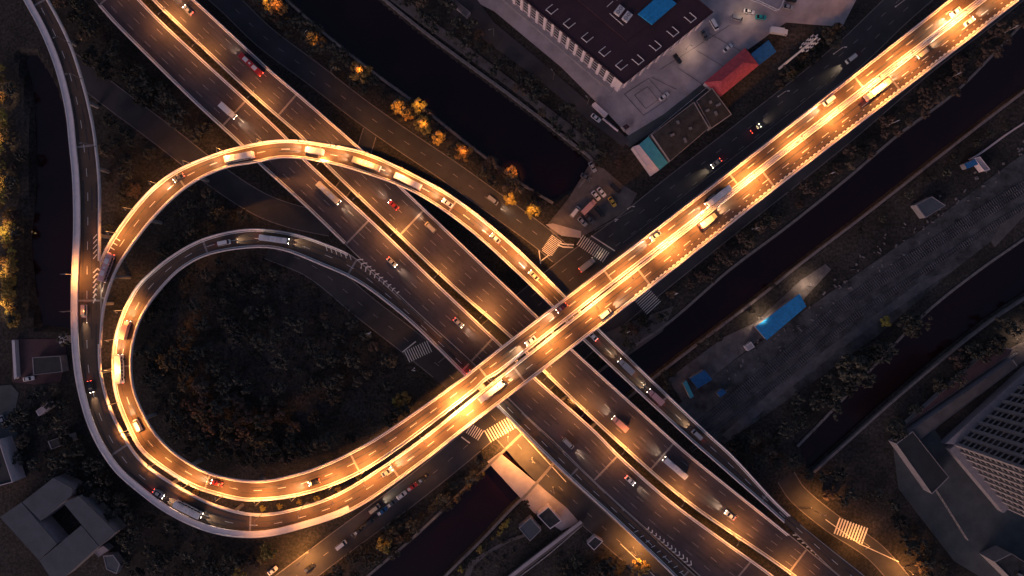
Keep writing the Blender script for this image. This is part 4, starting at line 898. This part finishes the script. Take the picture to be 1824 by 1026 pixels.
flat_building('shed_roof', 'outlined dark shed roof above the courtyard building', [(86, 786), (125, 773), (130, 786), (92, 800)], 3.5, 'wall_grey', 'roof_dark', .3)
# --- right-hand sheds
shed('long bright blue sheet roof lit by flood lamps beside the railway', [(1345, 582), (1424, 523), (1436, 546), (1366, 606)], 3.8, 'roof_cyan', tilt=.3)
shed('square deep blue sheet roof beside the ramp', [(1228, 674), (1254, 659), (1269, 676), (1243, 692)], 3.2, 'roof_blue')
shed('pale teal awning left of the deep blue roof', [(1216, 682), (1222, 677), (1236, 706), (1230, 710)], 3, 'roof_teal', ribs=False)
shed('tiny deep blue roof beside the tracks', [(1276, 700), (1286, 692), (1294, 699), (1283, 708)], 2.6, 'roof_blue')
shed('small blue roof at the far right beside the lattice fence', [(1717, 292), (1737, 283), (1743, 293), (1722, 301)], 3, 'roof_blue')
flat_building('footbridge', 'short pale walkway beside the small blue roof at far right', [(1735, 282), (1745, 279), (1763, 302), (1753, 305)], 3.2, 'wall_pink', 'court', .3)
flat_building('shed_roof', 'grey flat shed roof between canal and railway', [(1631, 365), (1660, 350), (1684, 366), (1648, 388)], 4, 'wall_grey', 'roof_grey', .2)
flat_building('utility_hut', 'small grey hut roof below the long blue roof', [(1327, 617), (1338, 609), (1344, 618), (1332, 625)], 2.8, 'white', 'court', .1)
flat_building('signal_box', 'square dark blue-grey roofed hut beside the bottom canal', [(924, 940), (945, 922), (964, 944), (944, 964)], 4.2, 'wall_grey', 'roof_grey', .25)
flat_building('pump_house', 'dark flat-roofed pump house at the end of the paved slab', [(957, 918), (977, 902), (1000, 928), (980, 942)], 4.5, 'wall_pink', 'roof_dark', .35)
flat_building('toilet_block', 'small dark hut on the bank right of the bridge walkway', [(1046, 968), (1060, 955), (1074, 964), (1058, 980)], 3.2, 'wall_pink', 'roof_dark', .3)
# stone walkway/bridge at bottom
mb = MB(); q = [P(*a, 2.4) for a in ((860, 1060), (1034, 927), (1040, 934), (872, 1066))]; mb.prism([a[:2] for a in q], 1.2, 2.4)
q2 = [P(*a, 2.9) for a in ((905, 1026), (1034, 927), (1037, 931), (910, 1030))]
tb = thing('footbridge', 'grey footbridge with pale parapet crossing at the bottom', 'footbridge'); mb.build('deck', 'path', tb)
mb = MB(); mb.prism([a[:2] for a in q2], 2.403, 3.4); mb.build('parapet', 'court', tb)
# platform buildings, lower right
flat_building('platform_canopy', 'long mauve platform canopy at lower right', [(1600, 768), (1750, 634), (1778, 618), (1804, 622), (1800, 630), (1690, 706)], 3, 'wall_grey', 'brick', .2)
flat_building('station_building', 'long low concrete building running diagonally beside the mauve canopy', [(1606, 778), (1804, 640), (1812, 652), (1620, 796)], 5, 'wall_grey', 'path', .3)
flat_building('utility_hut', 'pinkish hut roof beside the platform canopy', [(1765, 668), (1800, 643), (1804, 650), (1770, 676)], 3, 'wall_pink', 'path', .1)
flat_building('workshop', 'dark flat-roofed workshop at the bend of the platform', [(1596, 790), (1625, 768), (1690, 850), (1660, 880)], 6, 'wall_grey', 'asphalt_new', .25)
flat_building('workshop', 'dark roof in the bottom right corner', [(1770, 1000), (1800, 985), (1900, 1050), (1870, 1100)], 9, 'wall_grey', 'roof_dark', .5)
# --- tower block
ZT = 78.0; tw = thing('tower_block', 'tall grey tower block with ribbed window bands at the right edge', 'building')
A0 = P(1692, 788); A1_ = P(1830, 662); A2_ = P(1786, 900); pts4 = [A0, A2_, A2_ + (A1_ - A0), A1_]
mb = MB(); mb.prism([q[:2] for q in pts4], -.05, ZT); mb.build('wall', 'wall_grey', tw)
mb = MB(); cc = sum(pts4, Vector()) / 4; mb.prism([tuple(cc + (q - cc) * 1.02)[:2] for q in pts4], ZT + .003, ZT + 1.2); mb.build('roof', 'roof_dark', tw)
def tower_face(a, b, out, nb, nf, budget):
    d = (b - a); ln = d.length; d.normalize(); rz = math.atan2(d.y, d.x); bay = ln / nb; fh = (ZT - 4) / nf
    wm = MB(); wm.box((0, 0, 0), (bay * .52, .14, fh * .6)); wme = wm.mesh('window', 'glass'); rest = MB(); cnt = 0
    rb = MB(); rb.box((0, 0, (ZT - 4) / 2 + 3), (bay * .26, .8, ZT - 4)); rme = rb.mesh('rib', 'wall_grey')
    for i in range(nb + 1): o = link('rib', rme, tw); c = a + d * bay * i + out * .25; o.location = (c.x, c.y, 0); o.rotation_euler = (0, 0, rz)
    for k in range(nf):
        for i in range(nb):
            c = a + d * bay * (i + .5) + out * .05; c.z = 4 + fh * (k + .5)
            if cnt < budget and k < 14: o = link('window', wme, tw); o.location = c; o.rotation_euler = (0, 0, rz); cnt += 1
            else: rest.box(c, (bay * .52, .14, fh * .6), rz=rz)
    tag(rest.build('window', 'glass', tw), kind='stuff')
dn = (A1_ - A0).normalized(); o1 = Vector((-dn.y, dn.x, 0)); o1 = o1 if o1.dot(A2_ - A0) < 0 else -o1
dm = (A2_ - A0).normalized(); o2 = Vector((-dm.y, dm.x, 0)); o2 = o2 if o2.dot(A1_ - A0) < 0 else -o2
tower_face(A0, A1_, o1, 10, 24, 50); tower_face(A0, A2_, o2, 9, 24, 50)
pdm = MB(); c4 = [A0 + o1 * 3 + o2 * 3, A0 + (A1_ - A0) + o1 * 3, A1_, A0]; pdm.prism([q[:2] for q in c4], -.05, 4); c5 = [A0 + o2 * 3, A0 , A2_, A2_ + o2 * 3]; pdm.prism([q[:2] for q in c5], -.05, 3.9); pdm.build('podium', 'wall_grey', tw)
# ================================================================ RAILWAY
def track(label, pts):
    t = thing('railway_track', label, 'railway track'); c = cat_rom(pts, 10); w = np.array([P(*q)[:2] for q in c]); d = np.r_[0, np.cumsum(np.linalg.norm(np.diff(w, axis=0), axis=1))]
    tt = np.gradient(w, axis=0); tt /= np.linalg.norm(tt, axis=1)[:, None]; n = np.stack([-tt[:, 1], tt[:, 0]], 1)
    for sg in (-1, 1):
        mb = MB()
        for i in range(len(w) - 1): a, b = w[i] + n[i] * .72 * sg, w[i + 1] + n[i + 1] * .72 * sg; e = n[i] * .05; mb.prism([a - e, b - e, b + e, a + e], layer[0] + .16, layer[0] + .34)
        mb.build('rail', 'rail', t)
    mb = MB(); q = 0
    while q < d[-1]:
        x, y = np.interp(q, d, w[:, 0]), np.interp(q, d, w[:, 1]); a = math.atan2(np.interp(q, d, tt[:, 1]), np.interp(q, d, tt[:, 0])); mb.box((x, y, layer[0] + .08), (.3, 2.5, .2), rz=a); q += 1.0
    tag(mb.build('sleepers', 'sleeper', t), kind='stuff')
for k, (off, lab) in enumerate(((4, 'railway track nearest the long blue roof'), (17, 'middle railway track, just beyond the nearest one'), (46, 'railway track farthest from the blue roof'))):
    track(lab, [(1860, 300 + off), (1760, 362 + off), (1640, 440 + off), (1500, 535 + off), (1400, 622 + off), (1300, 705 + off * .9), (1230, 765 + off * .8)])
def debris(label, poly, n):
    mb = MB(); k = 0; xs = [q[0] for q in poly]; ys = [q[1] for q in poly]
    while k < n:
        x, y = random.uniform(min(xs), max(xs)), random.uniform(min(ys), max(ys))
        if not inside(poly, x, y): continue
        c = P(x, y); mb.box((c.x, c.y, .25), (random.uniform(.3, 1.6), random.uniform(.2, .8), random.uniform(.2, .7)), rz=random.uniform(0, 3)); k += 1
    tag(mb.build('debris', 'kerb', None), label, 'debris', kind='stuff')
debris('grey rubble and stacked materials scattered between the railway and the long blue roof', [(1290, 640), (1480, 480), (1640, 370), (1824, 250), (1824, 290), (1500, 540), (1290, 700)], 110)
# ================================================================ TREES
def tree_meshes(seed, rad, h, nclump, nleaf, leaf, size=.5, flat=.75):
    r = random.Random(seed); tr = MB(); th = h * .55
    tr.tube([(0, 0, -.1), (.05, 0, th * .5), (0, .08, th)], [.26, .2, .14], 7)
    cr = MB(); cents = []
    for i in range(nclump):
        a = r.uniform(0, 6.283); d_ = rad * math.sqrt(r.random()) * .86; zz = h * .55 + (h * .5) * flat * (1 - (d_ / rad) ** 2) * r.uniform(.35, 1.05)
        c = Vector((d_ * math.cos(a), d_ * math.sin(a), zz)); cents.append((c, rad * r.uniform(.14, .30)))
    for c, cr_ in cents[:7]: tr.tube([(0, 0, th * r.uniform(.5, 1)), c * .55 + Vector((0, 0, th * .45)), c], [.12, .08, .03], 5)
    for c, q in cents:
        for _ in range(nleaf):
            v = Vector((r.gauss(0, 1), r.gauss(0, 1), r.gauss(0, 1) * .8)); v.normalize(); p_ = c + v * q * r.uniform(.5, 1.05)
            n = (v + Vector((r.uniform(-.6, .6), r.uniform(-.6, .6), r.uniform(-.2, .8)))).normalized(); u = n.cross(Vector((r.random(), r.random(), r.random()))).normalized(); w_ = n.cross(u); s_ = size * r.uniform(.5, 1.15) / 2
            cr.quad(p_ - u * s_ - w_ * s_ * .6, p_ + u * s_ - w_ * s_ * .7, p_ + u * s_ * .8 + w_ * s_ * .6, p_ - u * s_ * .7 + w_ * s_ * .7)
    return tr.mesh('trunk', 'bark'), cr.mesh('crown', leaf)
TM = {}
for i in range(5): TM['dark', i] = tree_meshes(10 + i, 3.6, 7.5, 34, 46, 'leaf_dark', .62)
for i in range(4): TM['brown', i] = tree_meshes(30 + i, 3.3, 6.5, 30, 44, 'leaf_brown', .6)
for i in range(4): TM['gold', i] = tree_meshes(50 + i, 3.2, 6.5, 26, 52, 'leaf_gold_lit', .5)
for i in range(3): TM['shrub', i] = tree_meshes(70 + i, 1.7, 2.6, 12, 34, 'leaf_gold_lit' if i == 0 else 'leaf_dark', .42)
placed = []
def tree(kind, px, py, sc, label, group, name='tree', cat='tree'):
    c = P(px, py); i = random.randrange(sum(1 for k in TM if k[0] == kind)); t = thing(name, label, cat, c, random.uniform(0, 6.28), group)
    t.scale = (sc, sc, sc * random.uniform(.85, 1.15)); tm, cm = TM[kind, i]; link('trunk', tm, t); link('crown', cm, t); placed.append((px, py)); return t
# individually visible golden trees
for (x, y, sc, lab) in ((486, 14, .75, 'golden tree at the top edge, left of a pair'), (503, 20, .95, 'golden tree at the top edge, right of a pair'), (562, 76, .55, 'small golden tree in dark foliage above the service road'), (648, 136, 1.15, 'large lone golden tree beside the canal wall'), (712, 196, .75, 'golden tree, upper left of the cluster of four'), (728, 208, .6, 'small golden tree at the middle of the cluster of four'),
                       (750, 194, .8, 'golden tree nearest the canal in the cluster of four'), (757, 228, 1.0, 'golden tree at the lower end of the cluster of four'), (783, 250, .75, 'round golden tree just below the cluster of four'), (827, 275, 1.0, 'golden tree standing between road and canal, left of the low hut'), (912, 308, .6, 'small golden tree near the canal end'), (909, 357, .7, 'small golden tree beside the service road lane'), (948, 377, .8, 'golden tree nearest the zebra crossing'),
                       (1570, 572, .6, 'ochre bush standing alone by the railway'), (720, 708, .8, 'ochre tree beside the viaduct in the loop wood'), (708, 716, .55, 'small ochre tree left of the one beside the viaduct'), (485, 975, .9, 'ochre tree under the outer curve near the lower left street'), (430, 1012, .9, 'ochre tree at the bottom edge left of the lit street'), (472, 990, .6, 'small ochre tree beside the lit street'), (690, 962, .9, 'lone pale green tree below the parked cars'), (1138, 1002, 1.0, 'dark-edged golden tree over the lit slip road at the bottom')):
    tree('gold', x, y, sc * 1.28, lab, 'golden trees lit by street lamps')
for (x, y) in ((486, 14), (503, 20), (562, 76), (648, 136), (712, 196), (728, 208), (750, 194), (757, 228), (783, 250), (827, 275), (912, 308), (909, 357), (948, 377)):
    lamp(P(x - 4, y + 3.5), R(40), h=13, arm=1.2, on=1.7, label='tall street lamp standing among golden trees of the canal road', group='street lamps among the golden trees', size=44)
# the golden row at the left edge
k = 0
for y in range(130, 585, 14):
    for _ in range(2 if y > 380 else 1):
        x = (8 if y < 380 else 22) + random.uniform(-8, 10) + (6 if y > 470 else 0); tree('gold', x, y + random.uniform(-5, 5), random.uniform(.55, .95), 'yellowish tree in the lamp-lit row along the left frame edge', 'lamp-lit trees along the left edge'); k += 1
for y in (170, 250, 330, 410, 480, 545): lamp(P(-2 if y < 380 else 12, y), R(0), h=11, arm=1.2, on=1.5, label='street lamp among the yellowish trees at the left frame edge', group='street lamps at the left edge', size=75, cool=True, lensm='lamp_white')
# dark trees, scattered per region (photo-pixel polygons)
deckmask = []
for key in D: deckmask.append((D[key].c, 26))
def free(x, y, marg=8):
    for c, hw in road_paths:
        if np.min(np.linalg.norm(c - np.array((x, y)), axis=1)) < hw + marg * .9: return False
    if in_canal_px((x, y)): return False
    for b in builtpx:
        if inside(b, x, y): return False
    for k_ in ('hw_sw', 'hw_ne'):
        if np.min(np.linalg.norm(D[k_].c - np.array((x, y)), axis=1)) < 52: return False
    for k_ in ('via_nw', 'via_se', 'ramp'):
        if np.min(np.linalg.norm(D[k_].c - np.array((x, y)), axis=1)) < 20: return False
    return True
builtpx = [[(1440, 890), (1580, 900), (1620, 1000), (1540, 1010), (1460, 960)], [(840, -40), (960, 110), (1080, 215), (1110, 262), (1200, 330), (1310, 240), (1400, 130), (1460, 60), (1540, 50), (1600, -40)], [(1020, 300), (1120, 320), (1140, 360), (1040, 430), (960, 420)], [(15, 595), (120, 595), (120, 690), (40, 700), (15, 760), (-30, 820), (-30, 600)],
           [(0, 920), (96, 845), (215, 945), (120, 1040), (80, 1040)], [(1200, 660), (1470, 450), (1480, 500), (1320, 650), (1240, 720)], [(865, 815), (900, 790), (1045, 935), (960, 970), (910, 930)], [(1590, 760), (1800, 600), (1900, 560), (1900, 1060), (1700, 1060)], [(1620, 360), (1700, 340), (1780, 270), (1824, 300), (1700, 400)]]
regions = [
 ('dark', [(255, 500), (430, 455), (560, 480), (700, 640), (740, 720), (640, 780), (450, 835), (300, 770), (255, 680)], 120, .55, 1.15, 'dark leafy tree in the wood inside the inner loop', 'trees of the loop wood'),
 ('brown', [(290, 700), (420, 690), (560, 760), (560, 810), (450, 835), (330, 800)], 34, .6, 1.0, 'brownish round-crowned tree in the lower part of the loop wood', 'brownish trees of the loop wood'),
 ('dark', [(165, 0), (210, 60), (400, 250), (300, 300), (190, 180), (140, 60), (110, 0)], 34, .6, 1.1, 'dark tree between the upper left ramp and the highway', 'trees between the dark ramp and the highway'),
 ('dark', [(190, 200), (360, 330), (240, 370), (195, 420)], 14, .5, 1.0, 'dark tree in the patch left of the arching ramp', 'trees left of the arch'),
 ('dark', [(300, 380), (400, 330), (560, 400), (400, 400), (290, 450)], 12, .5, 1.0, 'dark tree between the arch and the inner loop', 'trees between arch and inner loop'),
 ('dark', [(420, -10), (510, 0), (660, 130), (830, 260), (960, 350), (980, 400), (880, 330), (760, 240), (640, 165), (520, 80)], 46, .5, .95, 'dark tree in the strip between the service road and the northern canal', 'trees of the canal strip'),
 ('dark', [(690, -10), (780, -10), (900, 110), (1050, 215), (1110, 300), (1060, 290), (900, 160), (760, 50)], 36, .5, 1.0, 'dark tree on the far bank of the northern canal', 'trees on the far canal bank'),
 ('dark', [(1290, 165), (1360, 110), (1400, 40), (1500, 60), (1480, 110), (1330, 210)], 24, .6, 1.15, 'dark tree around the telecom mast', 'trees around the mast'),
 ('brown', [(1480, 0), (1530, 0), (1525, 30), (1480, 40), (1440, 60), (1400, 60)], 6, .7, 1.2, 'brownish tree left of the wide street at the top', 'brownish trees at the top'),
 ('brown', [(1830, 30), (1720, 150), (1560, 265), (1400, 390), (1200, 545), (1170, 520), (1400, 340), (1560, 220), (1700, 110), (1800, 20)], 60, .55, .95, 'brownish tree in the row between the right street and the long canal', 'trees beside the long canal'),
 ('dark', [(1100, 580), (1180, 560), (1160, 600), (1120, 620)], 5, .6, .9, 'dark tree on the bank beside the viaduct and the canal', 'bank trees by the viaduct'),
 ('dark', [(780, 850), (860, 800), (870, 820), (700, 980), (620, 1030), (560, 1030)], 30, .5, .95, 'dark tree between the lower street and the bottom canal', 'trees along the lower street'),
 ('dark', [(20, 700), (130, 690), (150, 780), (240, 890), (420, 975), (470, 1000), (380, 1040), (230, 1020), (220, 950), (110, 850), (40, 830)], 60, .6, 1.15, 'dark tree in the wood between the outer curve and the courtyard building', 'trees outside the outer curve'),
 ('dark', [(55, 90), (40, 560), (60, 600), (120, 600), (140, 700), (145, 590), (20, 590), (30, 100)], 10, .5, .9, 'dark tree beside the western canal', 'trees beside the western canal'),
 ('dark', [(1200, 730), (1290, 790), (1420, 700), (1620, 560), (1640, 580), (1560, 690), (1440, 800), (1500, 830), (1640, 700), (1780, 560), (1840, 530), (1840, 560), (1600, 760), (1440, 880), (1330, 810)], 46, .6, 1.3, 'dark tree on the banks of the canal below the railway', 'trees below the railway'),
 ('dark', [(1160, 660), (1370, 515), (1480, 440), (1700, 270), (1824, 180), (1824, 200), (1640, 340), (1500, 440), (1380, 530), (1180, 690)], 26, .4, .7, 'small dark tree along the railway bank of the long canal', 'small trees on the railway bank'),
 ('dark', [(1060, 970), (1120, 1000), (1100, 1040), (1000, 1040), (980, 990)], 10, .6, 1.0, 'dark tree right of the bottom footbridge', 'trees right of the footbridge'),
 ('dark', [(1400, 880), (1560, 870), (1700, 1000), (1680, 1060), (1580, 960)], 16, .6, 1.0, 'dark tree beside the lower right slip road', 'trees beside the slip road'),
]
fb = {'dark': MB(), 'brown': MB()}
def filler(x, y, sc, kind):
    c = P(x, y); fb_ = fb[kind]
    for _ in range(16):
        a = random.uniform(0, 6.283); d_ = 3.0 * sc * math.sqrt(random.random()); cc = c + Vector((d_ * math.cos(a), d_ * math.sin(a), sc * (5.2 + 2.0 * (1 - (d_ / 3.3 / sc) ** 2) * random.random())))
        for _ in range(20):
            v = Vector((random.gauss(0, 1), random.gauss(0, 1), random.gauss(0, 1) * .8)).normalized(); p_ = cc + v * sc * random.uniform(.35, .95)
            n_ = (v + Vector((random.uniform(-.6, .6), random.uniform(-.6, .6), .4))).normalized(); u = n_.cross(Vector((.3, .5, .7))).normalized(); w_ = n_.cross(u); s_ = random.uniform(.22, .46)
            fb_.quad(p_ - u * s_ - w_ * s_ * .6, p_ + u * s_ - w_ * s_ * .7, p_ + u * s_ * .8 + w_ * s_ * .6, p_ - u * s_ * .7 + w_ * s_ * .7)
    fb_.tube([c, c + Vector((0, 0, 5 * sc))], .18, 5)
for kind, poly, n, s0, s1, lab, grp in regions:
    xs = [q[0] for q in poly]; ys = [q[1] for q in poly]; got = 0; tries = 0; mine = []
    while got < n and tries < n * 30:
        tries += 1; x, y = random.uniform(min(xs), max(xs)), random.uniform(min(ys), max(ys))
        if not inside(poly, x, y) or any((x - a) ** 2 + (y - b) ** 2 < 15 ** 2 for a, b in mine) or not free(x, y): continue
        sc = random.uniform(s0, s1)
        if got >= n * .37 + 1: filler(x, y, sc, kind); mine.append((x, y)); got += 1; continue
        tree(kind if random.random() > .2 else ('brown' if kind == 'dark' else 'dark'), x, y, sc, lab, grp); mine.append((x, y)); got += 1
tag(fb['dark'].build('woodland', 'leaf_dark'), 'the remaining dark trees of the woods and verges, merging into one mass', 'woodland', kind='stuff')
tag(fb['brown'].build('woodland', 'leaf_brown'), 'the remaining brownish trees of the woods, merging into one mass', 'woodland', kind='stuff')
for (x, y) in ((500, 900), (536, 892), (566, 886), (604, 868), (640, 848), (352, 874), (470, 904)): tree('gold', x, y, .42, 'orange-lit bush in the slot between inner loop and outer curve', 'bushes between the loop roads', 'shrub', 'shrub')
# larger single trees seen at the right
tree('dark', 1500, 650, 1.9, 'big round dark tree standing alone below the railway', 'single big trees'); tree('brown', 1695, 637, 1.3, 'grey-brown tree at the edge of the canal below the railway', 'single big trees')
# undergrowth: leaf litter and low bushes nobody could count
ub = MB()
def scrub(poly, n, h=1.2, sz=.6):
    xs = [q[0] for q in poly]; ys = [q[1] for q in poly]; cnt = 0; cl_ = []
    while cnt < n:
        x, y = random.uniform(min(xs), max(xs)), random.uniform(min(ys), max(ys)); cnt += 1
        if not inside(poly, x, y) or not free(x, y, 2): continue
        c = P(x, y); rr = random.uniform(.5, 1.6)
        for _ in range(14):
            v = Vector((random.gauss(0, 1), random.gauss(0, 1), abs(random.gauss(0, 1)))).normalized(); p_ = c + Vector((v.x * rr, v.y * rr, v.z * rr * .7 * h))
            n_ = (v + Vector((random.uniform(-.5, .5), random.uniform(-.5, .5), .3))).normalized(); u = n_.cross(Vector((.3, .5, .7))).normalized(); w_ = n_.cross(u); s_ = sz * random.uniform(.35, .8) / 2
            ub.quad(p_ - u * s_ - w_ * s_, p_ + u * s_ - w_ * s_, p_ + u * s_ + w_ * s_, p_ - u * s_ + w_ * s_)
for kind, poly, n, s0, s1, lab, grp in regions: scrub(poly, n * 14)
scrub([(800, 1020), (870, 960), (930, 900), (950, 960), (900, 1026), (850, 1040)], 120)
scrub([(430, 860), (600, 860), (600, 900), (430, 905)], 60)
tag(ub.build('undergrowth', 'weed'), 'low dark bushes and weeds covering the ground between the roads', 'undergrowth', kind='stuff')
# lit hedge on the bank of the bottom canal
for i in range(22):
    f = i / 21; x = 930 - 120 * f + random.uniform(-4, 4); y = 895 + 118 * f + random.uniform(-3, 3)
    tree('shrub', x + 8, y, random.uniform(.6, 1.1), 'small shrub in the hedge along the right bank of the bottom canal', 'hedge shrubs on the canal bank', 'shrub', 'shrub')
for i in range(20):
    f = i / 19; x = 866 - 70 * f; y = 842 + 68 * f
    tree('shrub', x - 5 + random.uniform(-3, 3), y + random.uniform(-3, 3), random.uniform(.5, .9), 'small shrub in the hedge along the left bank of the bottom canal', 'hedge shrubs on the left canal bank', 'shrub', 'shrub')
# median planting strip seen between the carriageways at the top left
print('objects', len(bpy.data.objects), 'lights', len(bpy.data.lights))
